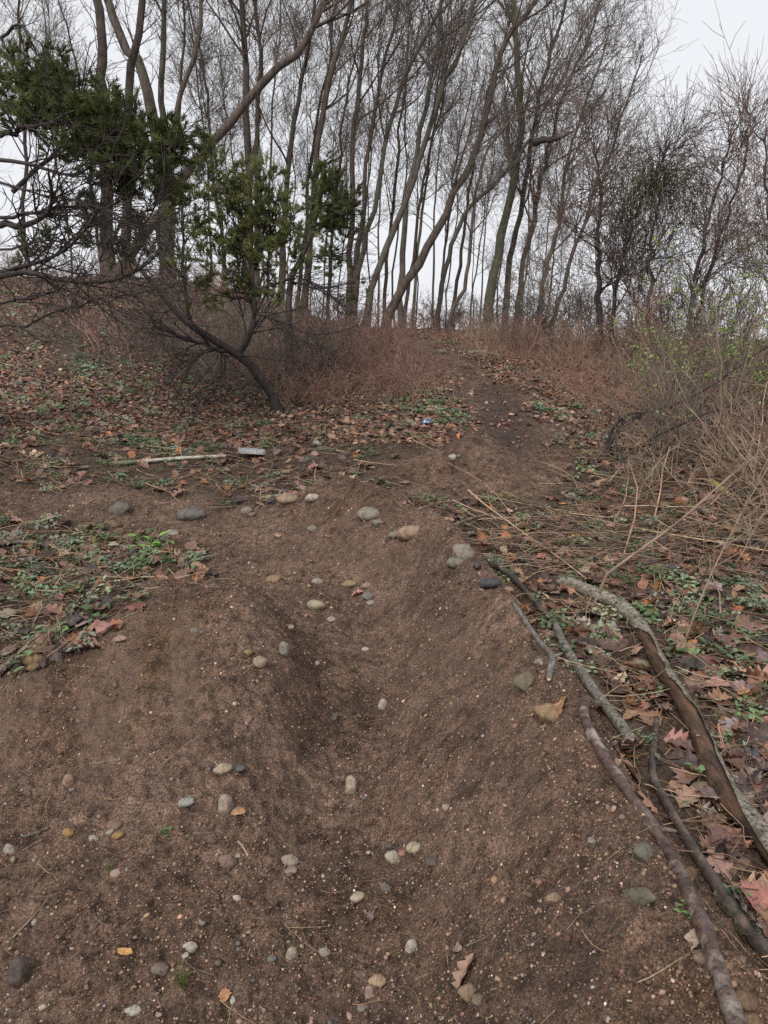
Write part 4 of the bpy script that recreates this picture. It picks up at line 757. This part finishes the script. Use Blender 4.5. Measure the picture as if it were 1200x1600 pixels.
# ---------------------------------------------------------------- cedars
def green_mat(name, c1, c2):
    m, nt, b = mat(name, .65, .3); co = coord(nt); nt.links.new(ramp(nt, noise(nt, co, 5, 4, .7), [(.3, c1), (.5, tuple((np.array(c1) + np.array(c2)) / 2)), (.7, c2)]), b.inputs['Base Color']); return m
CED_D = green_mat('cedar_green_dark', (.038, .055, .018), (.150, .172, .055)); CED_L = green_mat('cedar_green_light', (.070, .092, .028), (.235, .240, .088))
def tufts(P, Rr, n, rg, L=(.035, .085), r=.0030, ang=(.25, .8)):
    Pp, Rp = grow(P, Rr, n, (.15, 1), L, ang, 2, rg, .05, .15, .7, .3, r); return Pp, np.broadcast_to(np.array([r * 1.15, r * .35]), Rp.shape).copy()
def cedar(label, trunk_pts, r0, branches, seed, gm, dead=300, dead2=900, leafy=(), tw=.0035, trunk_vis=True):
    """branches: (points, radius); leafy: (centre, radius xyz, shoots, tufts)"""
    rg = np.random.default_rng(seed); c = np.asarray(trunk_pts[0]); t = thing('cedar_tree', label, 'cedar', c)
    P = smooth_path(trunk_pts, 18) - c; r = r0 * np.linspace(1.15, .35, 18); v, q = tubes(P[None], r[None], 10, .05, seed); obj('trunk', mk_mesh('trunk', v, q, DARKWOOD), t)
    BP, BRr = [], []
    for pts, br in branches:
        Q = smooth_path(pts, 12) - c; Q[1:] += .012 * rg.normal(size=Q[1:].shape); rr = br * np.linspace(1, .3, 12); v, q = tubes(Q[None], rr[None], 7, .05, seed); obj('limb', mk_mesh('limb', v, q, DARKWOOD), t); BP.append(Q); BRr.append(rr)
    BP, BRr = np.array(BP), np.array(BRr)
    P2, R2 = grow(BP, BRr, dead, (.12, 1), (.3, 1.1), (.25, .85), 6, rg, .02, .13, .5, .35, tw * 1.2, rmax=.010); P3, R3 = grow(P2, R2, dead2, (.1, 1), (.12, .45), (.3, .9), 4, rg, .03, .14, .7, .5, tw * .9)
    v, q = join([tubes(P2, R2, 4), tubes(P3, R3, 3)]); obj('dead_twigs', mk_mesh('dead_twigs', v, q, DARKWOOD), t, kind='stuff')
    VG, VT = [], []
    for (ce, rad, ns, ntf) in leafy:
        ce = np.asarray(ce) - c; rad = np.asarray(rad, float); n0 = max(ns, 4); st = ce + rad * nrm(rg.normal(size=(n0, 3))) * rg.uniform(0, .85, (n0, 1)) - np.array([0, 0, .12])
        out = nrm(np.stack([rg.normal(size=n0), rg.normal(size=n0), np.abs(rg.normal(size=n0)) * .8 + .25], -1)); K = 5; Q = np.empty((n0, K, 3)); Q[:, 0] = st; L = rg.uniform(.18, .42, n0)[:, None] * (rad.mean() / .4) ** .5; D = out
        for j in range(1, K): Q[:, j] = Q[:, j - 1] + D * L / (K - 1); D = nrm(D + .16 * rg.normal(size=D.shape))
        RR = np.broadcast_to(np.linspace(.005, .002, K), (n0, K)).copy(); VT.append(tubes(Q, RR, 3)); P2, R2 = grow(Q, RR, ns * 4, (.1, 1), (.06, .17), (.3, .9), 4, rg, .06, .15, .7, .5, .002); VT.append(tubes(P2, R2, 3))
        Pf, Rf = tufts(np.concatenate([P2]), R2, ntf, rg); VG.append(tubes(Pf, Rf, 3))
    if VG:
        v, q = join(VT); obj('green_shoots', mk_mesh('green_shoots', v, q, DARKWOOD), t, kind='stuff'); v, q = join(VG); obj('foliage', mk_mesh('foliage', v, q, gm), t, kind='stuff'); TRIS[0] += 2 * len(q)
    return t
def blob(a, b_, D, rpx, dens=1.0, asp=(1, 1, 1)):
    rr = rpx / F * D; n = int(22 * dens * max(rpx / 30, .5) ** 1.6); return (pt(a, b_, D), np.array(asp) * rr * 1.2, n, n * 135)
D = 8.0; tx = pt(-70, 300, D)[0]; tr = [np.array([tx, D, Hs(tx, D) - .1]), np.array([tx + .05, D, 2.2]), np.array([tx - .1, D, 4.0]), np.array([tx - .25, D + .1, 6.2])]
B = lambda L, D0, D1: [pt(a, b_, D0 + (D1 - D0) * i / (len(L) - 1)) for i, (a, b_) in enumerate(L)]
br1 = [(B([(0, 432), (30, 426), (75, 430), (130, 441), (190, 436), (230, 415), (252, 390)], 7.6, 6.6), .030), (B([(0, 352), (40, 348), (72, 335), (82, 310), (76, 270)], 7.6, 6.8), .034), (B([(0, 425), (60, 410), (110, 385), (150, 340), (185, 310)], 7.6, 6.4), .022), (B([(0, 212), (40, 200), (75, 190), (120, 170)], 7.7, 7.0), .026),
    (B([(0, 340), (60, 330), (150, 322), (215, 355), (245, 310)], 7.5, 6.6), .018), (B([(-10, 475), (60, 460), (110, 440), (170, 400)], 7.4, 6.2), .013), (B([(-10, 512), (60, 500), (110, 480), (180, 462), (260, 455)], 7.4, 6.4), .014), (B([(0, 250), (60, 260), (110, 275), (150, 250), (200, 245)], 7.7, 7.2), .020), (B([(0, 60), (30, 40), (60, 90), (78, 130)], 7.9, 7.6), .016), (B([(20, 300), (70, 250), (100, 225), (150, 200), (200, 215), (285, 208)], 7.9, 7.4), .024), (B([(0, 390), (70, 375), (150, 380), (250, 372)], 7.6, 6.9), .012), (B([(0, 285), (60, 300), (130, 320), (200, 350), (260, 390)], 7.4, 6.5), .012), (B([(0, 180), (60, 150), (100, 140), (150, 150)], 7.8, 7.5), .018)]
lf1 = [blob(78, 118, 7.6, 22, 1.0, (.7, .7, 1.5)), blob(60, 140, 7.6, 26, .8), blob(95, 150, 7.5, 34, 1.3), blob(125, 165, 7.5, 36, 1.4), blob(150, 180, 7.5, 38, 1.4), blob(160, 215, 7.5, 38, 1.4), blob(135, 205, 7.4, 34, 1.2), blob(190, 205, 7.4, 34, 1.2), blob(185, 250, 7.4, 34, 1.1), blob(220, 225, 7.4, 28, 1.1), blob(255, 215, 7.3, 26, 1.1, (1.5, 1, .7)), blob(280, 205, 7.3, 16, 1.0, (1.5, 1, .7)), blob(235, 260, 7.4, 28, .8), blob(60, 185, 7.6, 28, .7), blob(25, 175, 7.6, 22, .5), blob(25, 90, 7.8, 22, .5), blob(45, 72, 7.8, 14, .5), blob(10, 120, 7.8, 20, .4), blob(145, 260, 7.5, 26, .6), blob(85, 225, 7.6, 24, .5), blob(140, 360, 8.2, 30, .5), blob(170, 390, 8.4, 26, .4), blob(80, 355, 8.4, 24, .3), blob(240, 300, 7.8, 30, .6), blob(200, 290, 7.7, 30, .7), blob(265, 250, 7.6, 30, .8), blob(215, 180, 7.5, 26, .8), blob(110, 120, 7.6, 24, .8), blob(40, 110, 7.7, 26, .7), blob(20, 140, 7.7, 26, .6), blob(60, 165, 7.6, 26, .7), blob(180, 330, 8.0, 30, .4), blob(110, 300, 8.0, 30, .35), blob(40, 380, 8.6, 36, .35), blob(220, 360, 8.4, 32, .4)]
cedar('large dark cedar at the left edge with wet dead lower branches', tr, .16, br1, 501, CED_D, 260, 1500, lf1)
base = at(438, 645); D = base[1]; B2 = lambda L, d0=0, d1=0: [pt(a, b_, D + d0 + (d1 - d0) * i / (len(L) - 1)) for i, (a, b_) in enumerate(L)]
tr = [base - np.array([0, 0, .1])] + B2([(425, 618), (405, 588), (385, 565), (345, 538), (300, 510), (268, 480), (240, 445), (205, 405)])
br2 = [(B2([(372, 555), (390, 525), (397, 495), (395, 455), (397, 420), (400, 395)]), .045), (B2([(397, 420), (410, 390), (430, 340), (425, 300)], 0, .3), .028), (B2([(398, 410), (385, 370), (375, 330), (370, 290)], 0, .2), .024), (B2([(355, 548), (310, 535), (260, 515), (240, 505), (234, 495)], 0, -.4), .028), (B2([(300, 508), (290, 470), (287, 420), (285, 340), (285, 260)], 0, .5), .026), (B2([(340, 535), (352, 570), (340, 600), (335, 615)], 0, -.3), .018), (B2([(345, 540), (310, 555), (290, 575)], 0, -.5), .014), (B2([(397, 490), (430, 500), (470, 515), (500, 540)], 0, -.4), .016), (B2([(390, 470), (350, 460), (320, 440)], 0, -.4), .015), (B2([(397, 450), (450, 440), (500, 450), (540, 445)], 0, .2), .015), (B2([(268, 482), (250, 500), (255, 520)], 0, -.3), .014), (B2([(400, 590), (370, 610), (345, 600)], 0, -.4), .016)]
lf2 = [blob(430, 300, D, 28, .8), blob(420, 340, D, 36, .9), blob(440, 370, D, 32, .8), blob(400, 380, D, 34, .8), blob(370, 370, D, 34, .8), blob(340, 360, D, 30, .7), blob(355, 330, D, 28, .6), blob(375, 300, D, 22, .6), blob(330, 240, D, 24, .8, (.8, .8, 1.2)), blob(325, 270, D, 24, .6), blob(300, 350, D, 26, .5), blob(300, 300, D, 24, .5), blob(320, 395, D, 28, .6), blob(350, 420, D, 28, .6), blob(290, 430, D, 26, .5), blob(460, 340, D, 22, .6), blob(345, 280, D, 24, .5), blob(275, 390, D, 22, .4), blob(390, 440, D, 24, .4), blob(270, 340, D, 20, .4), blob(310, 220, D, 22, .7), blob(345, 300, D, 30, .7), blob(395, 330, D, 30, .7), blob(455, 400, D, 28, .6), blob(425, 410, D, 30, .6), blob(365, 450, D, 30, .45), blob(310, 460, D, 28, .4), blob(440, 450, D, 26, .4), blob(280, 300, D, 26, .5), blob(395, 270, D, 22, .6), blob(425, 265, D, 20, .7, (.7, .7, 1.4))]
cedar('leaning cedar in the middle left with a crooked trunk and pale green sprays', tr, .062, br2, 502, CED_L, 200, 900, lf2)
D3 = 12.5; b3x = pt(452, 480, D3)[0]; B3 = lambda L: [pt(a, b_, D3) for a, b_ in L]
tr = [np.array([b3x, D3, Hs(b3x, D3) - .1])] + B3([(452, 455), (470, 405), (488, 360), (500, 310), (508, 250)])
cedar('small darker cedar right of the leaning one, topped by a dense green spire', tr, .06, [(B3([(470, 405), (500, 400), (540, 395)]), .02), (B3([(488, 355), (520, 340), (548, 325)]), .018), (B3([(498, 315), (490, 290), (485, 270)]), .014), (B3([(460, 430), (500, 450), (530, 470)]), .015)], 503, CED_D, 120, 400,
    [blob(508, 250, D3, 16, 1.2, (.7, .7, 1.3)), blob(500, 285, D3, 26, 1.4), blob(525, 275, D3, 20, 1.1), blob(520, 310, D3, 30, 1.5), blob(498, 325, D3, 28, 1.3), blob(540, 310, D3, 20, 1.1), blob(530, 340, D3, 28, 1.6), blob(510, 350, D3, 26, 1.4), blob(505, 385, D3, 20, .8), blob(535, 370, D3, 18, .7), blob(555, 430, D3 + 2, 18, .5), blob(560, 460, D3 + 2, 16, .5), blob(530, 480, D3, 18, .4), blob(515, 410, D3, 22, .6)])

# ---------------------------------------------------------------- shrubs and thickets
def shrub_parts(n, h, spr, seed, sm, r0=.008, n2=160, n3=400, lean=(0, 0, 0), tw=.003, leaves=0, lm=None, arch=.0, ls=.018, base=.25):
    rg = np.random.default_rng(seed); K = 9; P = np.zeros((n, K, 3)); P[:, 0] = np.stack([base * rg.normal(size=n), base * rg.normal(size=n), np.full(n, -.04)], -1)
    Dd = nrm(np.stack([spr * rg.normal(size=n), spr * rg.normal(size=n), np.ones(n)], -1) + np.asarray(lean)); L = h * rg.uniform(.5, 1.15, n)[:, None]
    for j in range(1, K): P[:, j] = P[:, j - 1] + Dd * L / (K - 1); Dd = nrm(Dd + .13 * rg.normal(size=Dd.shape) + np.array([0, 0, -arch]))
    RR = r0 * rg.uniform(.6, 1.2, n)[:, None] * np.linspace(1, .35, K)[None]; out = []
    v, q = tubes(P, RR, 4); out.append(('stem_cluster', mk_mesh('stem_cluster', v, q, sm), 'stuff'))
    P2, R2 = grow(P, RR, n2, (.2, 1), (h * .12, h * .42), (.3, 1.), 5, rg, .05 - arch * .4, .2, .65, .4, tw * 1.1); P3, R3 = grow(P2, R2, n3, (.1, 1), (h * .05, h * .2), (.3, 1.), 4, rg, .05, .2, .7, .5, tw)
    v, q = join([tubes(P2, R2, 3), tubes(P3, R3, 3)]); out.append(('twig_mass', mk_mesh('twig_mass', v, q, sm), 'stuff'))
    if leaves:
        i = rg.integers(0, len(P3), leaves); k = rg.integers(1, 4, leaves); c = P3[i, k]; a = nrm(rg.normal(size=(leaves, 3)) + np.array([0, 0, .5])); b_ = nrm(np.cross(a, rg.normal(size=(leaves, 3)))); s_ = ls * rg.uniform(.5, 1.2, leaves)[:, None]
        V = np.stack([c, c + s_ * (a * .5 + b_ * .35), c + s_ * a * 1.1, c + s_ * (a * .5 - b_ * .35)], 1).reshape(-1, 3); out.append(('leaf_mass', mk_mesh('leaf_mass', V, np.arange(leaves * 4).reshape(-1, 4), lm), 'stuff'))
    TRIS[0] += 2 * sum(len(m.polygons) for _, m, _ in out); return out
BUD = green_mat('bud_green', (.13, .19, .05), (.32, .40, .13)); BUD_D = green_mat('bud_olive', (.085, .090, .035), (.20, .20, .085))
def put_shrub(parts, label, x, y, rz=0, sc=1.0, group=None, name='shrub'):
    t = thing(name, label, 'shrub', (x, y, Hs(x, y)), group); t.rotation_euler[2] = rz; t.scale = (sc,) * 3
    for nm, me, kd in parts: obj(nm, me, t, kind=kd)
    return t
def gx_(a, D): return (a - 600) / F * D
# grey tangle under the leaning cedar
for k, (a, D, h, n, lb) in enumerate([(460, 11.2, 1.6, 26, 'grey arching shrub right of the leaning cedar trunk'), (350, 11.6, 1.5, 26, 'grey tangled shrub left behind the leaning cedar trunk'), (520, 12.5, 1.5, 26, 'brown shrub below the small darker cedar'), (560, 13.5, 1.3, 24, 'low brown shrub right of the small darker cedar'), (420, 10.7, 1.0, 16, 'low pale stems sprouting at the foot of the leaning cedar'), (270, 13., 1.3, 22, 'thin brown shrub on the slope left of the leaning cedar'), (400, 13.5, 1.6, 24, 'dense brown shrub behind the leaning cedar')]):
    put_shrub(shrub_parts(n, h, .5, 600 + k, [GREYSTEM, GREYSTEM, TWIG_RED, CANE_RED, GREYSTEM, TWIG_RED, GREYSTEM][k], .008, 160, 420, tw=.0032, arch=.05, base=.3), lb, gx_(a, D), D)
# thicket behind the right end of the trail, olive with young leaves
for k, (a, D, h, n, sm, lv, lm, lb) in enumerate([(880, 17.5, 2.6, 22, TWIG, 900, BUD_D, 'olive budding shrub left of the dark vine wrapped tree'), (985, 15.8, 2.8, 22, TWIG, 1000, BUD_D, 'tall olive shrub between the two dark trees'), (1060, 14.5, 2.6, 22, TWIG_RED, 700, BUD_D, 'reddish brown shrub right of the hanging vine tree'), (835, 19, 2.0, 18, TWIG, 600, BUD, 'budding green shrub at the right foot of the tall wood'), (1140, 13.0, 2.4, 22, TWIG_RED, 500, BUD_D, 'reddish thicket shrub below the leaning trees at right'), (1190, 11.5, 2.3, 22, TWIG, 700, BUD, 'green budding shrub at the right edge above the canes'), (930, 17.0, 1.6, 22, CANE, 0, None, 'tan dry shrub at the foot of the vine wrapped tree'), (1020, 14.2, 1.4, 24, CANE_RED, 0, None, 'rusty dry shrub in front of the hanging vine tree'), (775, 21, 1.5, 16, TWIG, 350, BUD, 'low green budding shrub under the greenish trunk'), (700, 22, 1.3, 16, TWIG, 150, BUD, 'low shrub on the crest right of the trail top')]):
    put_shrub(shrub_parts(n, h, .42, 640 + k, sm, .011, 240, 800, tw=.0042, leaves=lv, lm=lm, ls=.035, base=.35), lb, gx_(a, D), D)
# hanging vine mat
rg = np.random.default_rng(5); n = 170; c0 = pt(1035, 275, 14.3); st = c0 + rg.normal(size=(n, 3)) * np.array([.42, .3, .16]); K = 8; P = np.empty((n, K, 3)); P[:, 0] = st; Dd = nrm(rg.normal(size=(n, 3)) + np.array([0, 0, .2])); L = rg.uniform(.4, 1.5, n)[:, None]
for j in range(1, K): P[:, j] = P[:, j - 1] + Dd * L / (K - 1); Dd = nrm(Dd * .8 + np.array([0, 0, -.35]) + .2 * rg.normal(size=Dd.shape))
t = thing('hanging_vine', 'drooping olive vine mat hanging from the upright dark tree at right', 'vine', c0); v, q = tubes(P - c0, np.full((n, K), .006), 3); obj('vine_strands', mk_mesh('vine_strands', v, q, bark_mat('vine', (.05, .045, .025), (.14, .125, .07), None, 4, .8, .002)), t, kind='stuff')
# right hand cane thicket close to the viewer
for k, (x, y, h, n, sm, lv, ln, ar, lb) in enumerate([(2.45, 7.6, 1.2, 26, TWIG, 0, (.35, -.1, 0), .05, 'dark arching bramble bush right of the far dirt mound'), (3.2, 7.4, 1.5, 30, CANE, 0, (-.1, 0, 0), .06, 'tan cane bush right of the dark arching bramble'), (3.0, 6.2, .9, 30, CANE, 0, (-.3, -.1, 0), .08, 'low tan cane tangle below the dark arching bramble'), (3.6, 6.3, 1.4, 30, CANE, 120, (-.1, 0, 0), .05, 'tall tan cane bush at the right frame edge'), (2.9, 5.0, .8, 26, CANE, 0, (.1, .1, 0), .07, 'dry cane clump above the birch log at the right edge'), (3.9, 8.6, 1.9, 24, GREYSTEM, 2300, (-.05, 0, 0), .02, 'upright pale stemmed shrub with fresh green leaves at right'), (4.5, 8.8, 2.1, 26, GREYSTEM, 2600, (0, 0, 0), .02, 'fresh green leafed shrub at the right frame edge'), (3.7, 9.6, 1.5, 18, GREYSTEM, 500, (.2, 0, 0), .02, 'thin upright shrub left of the green leafed ones'), (3.4, 5.4, 1.0, 26, CANE, 0, (-.3, 0, 0), .06, 'leaning dry canes at the right edge between log and thicket'), (2.2, 6.6, .55, 18, CANE, 0, (.3, 0, 0), .1, 'low fallen canes at the left tip of the thicket'), (4.0, 7.0, 1.5, 26, CANE_RED, 0, (0, 0, 0), .05, 'rusty cane bush behind the tall tan one at right')]):
    put_shrub(shrub_parts(n, h, .45, 680 + k, sm, .0085, 110, 240, lean=ln, tw=.0030, leaves=lv, lm=BUD, arch=ar, ls=.034, base=.28), lb, x, y, 0)
# leaning single canes
for k, (pix, r0, D0, D1, m, lb) in enumerate([([(930, 910), (985, 870), (1060, 815), (1140, 745), (1210, 690)], .010, 4.4, 5.0, CANE, 'bundle-like pale cane leaning up to the right edge above the log'), ([(1070, 1000), (1110, 900), (1160, 800), (1200, 730)], .005, 3.9, 4.3, CANE, 'thin straight cane rising steeply at the right edge'), ([(945, 690), (975, 650), (1030, 640), (1100, 610), (1200, 540)], .016, 7.8, 7.6, DARKWOOD, 'dark arching stem reaching from the bramble to the right edge'), ([(950, 700), (970, 665), (1000, 650), (1010, 640)], .018, 7.7, 7.7, DARKWOOD, 'short dark bent stem at the left of the bramble'), ([(1005, 690), (1060, 665), (1120, 640), (1200, 625)], .016, 7.2, 7.2, DARKWOOD, 'dark nearly level stem low in the thicket'), ([(110, 640), (113, 590), (110, 560), (90, 520), (60, 470)], .008, 8.6, 8.6, TWIG, 'thin bent sapling on the left slope'), ([(1025, 690), (1035, 600), (1045, 520), (1050, 440)], .006, 8.2, 8.2, TWIG, 'thin upright dark stem in front of the green shrub')]):
    P = smooth_path(B(pix, D0, D1), 16); c = P[0].copy(); c[2] = min(c[2], Hs(c[0], c[1])); P[0] = c; P2, R2 = grow((P)[None], np.linspace(r0, r0 * .4, 16)[None], 14, (.3, 1), (.1, .5), (.3, .9), 5, rng, .05, .15, .5, .4, .0022)
    t = thing('cane' if m is CANE else 'stem', lb, 'stem', c); v, q = tubes((P - c)[None], np.linspace(r0, r0 * .4, 16)[None], 6, .04, k); obj('shaft', mk_mesh('shaft', v, q, m), t); v, q = tubes(P2 - c, R2, 3); obj('side_twigs', mk_mesh('side_twigs', v, q, m), t, kind='stuff')
# bramble and dry stalk masses: nobody could count these canes
def clump(seed, n, h, sm, spr=.4, arch=.1):
    pr = shrub_parts(n, h, spr, seed, sm, .0045, n * 3, n * 4, tw=.0024, arch=arch, base=.22); return [p[1] for p in pr]
def mass(name, label, cat, protos, x, y, sc):
    n = len(x); scatter(name, protos, np.stack([x, y, H(x, y)], -1), rng.uniform(0, 6.28, n), sc, np.ones((n, 3)), label, cat, lie=False)
def joined(seed, n, h, sm, spr, arch):
    rg = np.random.default_rng(seed); pr = shrub_parts(n, h, spr, seed, sm, .0045, n * 3, n * 4, tw=.0026, arch=arch, base=.25); vs = []
    for _, me, _ in pr:
        v = np.empty(len(me.vertices) * 3, np.float32); me.vertices.foreach_get('co', v); q = np.empty(len(me.loops), np.int32); me.loops.foreach_get('vertex_index', q); vs.append((v.reshape(-1, 3), q.reshape(-1, 4)))
    v, q = join(vs); return mk_mesh('clump', v, q, sm)
bram = [joined(720 + k, 16, .75, CANE_RED, .5, .11) for k in range(4)]; dry = [joined(740 + k, 18, .8, [CANE, CANE_RED, TWIG_RED][k], .35, .06) for k in range(3)] ; low = [joined(750 + k, 14, .35, CANE_RED, .7, .12) for k in range(3)]; grey = [joined(760 + k, 14, .8, [TWIG_RED, GREYSTEM, CANE_RED][k], .45, .06) for k in range(3)]
def ell(a, D, rx, ry, n): return gx_(a, D) + rx * rng.normal(size=n), D + ry * rng.normal(size=n)
x1, y1 = ell(610, 13.2, .75, 1.6, 70); x2, y2 = ell(570, 11.5, .6, .8, 34); x3, y3 = ell(630, 17, .6, 2, 30); x, y = np.r_[x1, x2, x3], np.r_[y1, y2, y3]; k = polydist(TRACK, x, y)[0] > .75; mass('bramble_thicket', 'reddish brown bramble thicket left of the upper trail', 'bramble', bram, x[k], y[k], rng.uniform(.6, 1.1, k.sum()))
x1, y1 = ell(800, 17.5, 1.8, 1.8, 130); x2, y2 = ell(900, 14, 1.6, 2., 150); x3, y3 = ell(950, 11, 1.2, 1.6, 110); x, y = np.r_[x1, x2, x3], np.r_[y1, y2, y3]; k = polydist(TRACK, x, y)[0] > .9; mass('dead_bramble', 'low rusty dead brambles carpeting the slope right of the trail', 'bramble', low, x[k], y[k], rng.uniform(.6, 1.3, k.sum()))
x1, y1 = ell(960, 15.5, 1.1, .8, 46); x2, y2 = ell(1060, 13, 1.0, 1.0, 40); x3, y3 = ell(860, 19, 1.2, .8, 30); x, y = np.r_[x1, x2, x3], np.r_[y1, y2, y3]; mass('dry_stalks', 'tall tan dry stalks along the foot of the right hand thicket', 'dry stalks', dry, x, y, rng.uniform(.7, 1.3, len(x)))
x1, y1 = ell(420, 12.5, 1.6, 1.0, 60); x2, y2 = ell(300, 16, 2.5, 1.4, 60); x3, y3 = ell(120, 20, 3., 1.2, 60); x4, y4 = ell(680, 23, 3, 1., 50); x, y = np.r_[x1, x2, x3, x4], np.r_[y1, y2, y3, y4]; k = polydist(TRACK, x, y)[0] > .8; mass('undergrowth', 'thin brown undergrowth stems below the cedars and the wood', 'undergrowth', grey, x[k], y[k], rng.uniform(.6, 1.5, k.sum()))
print('tree and shrub triangles', TRIS[0])
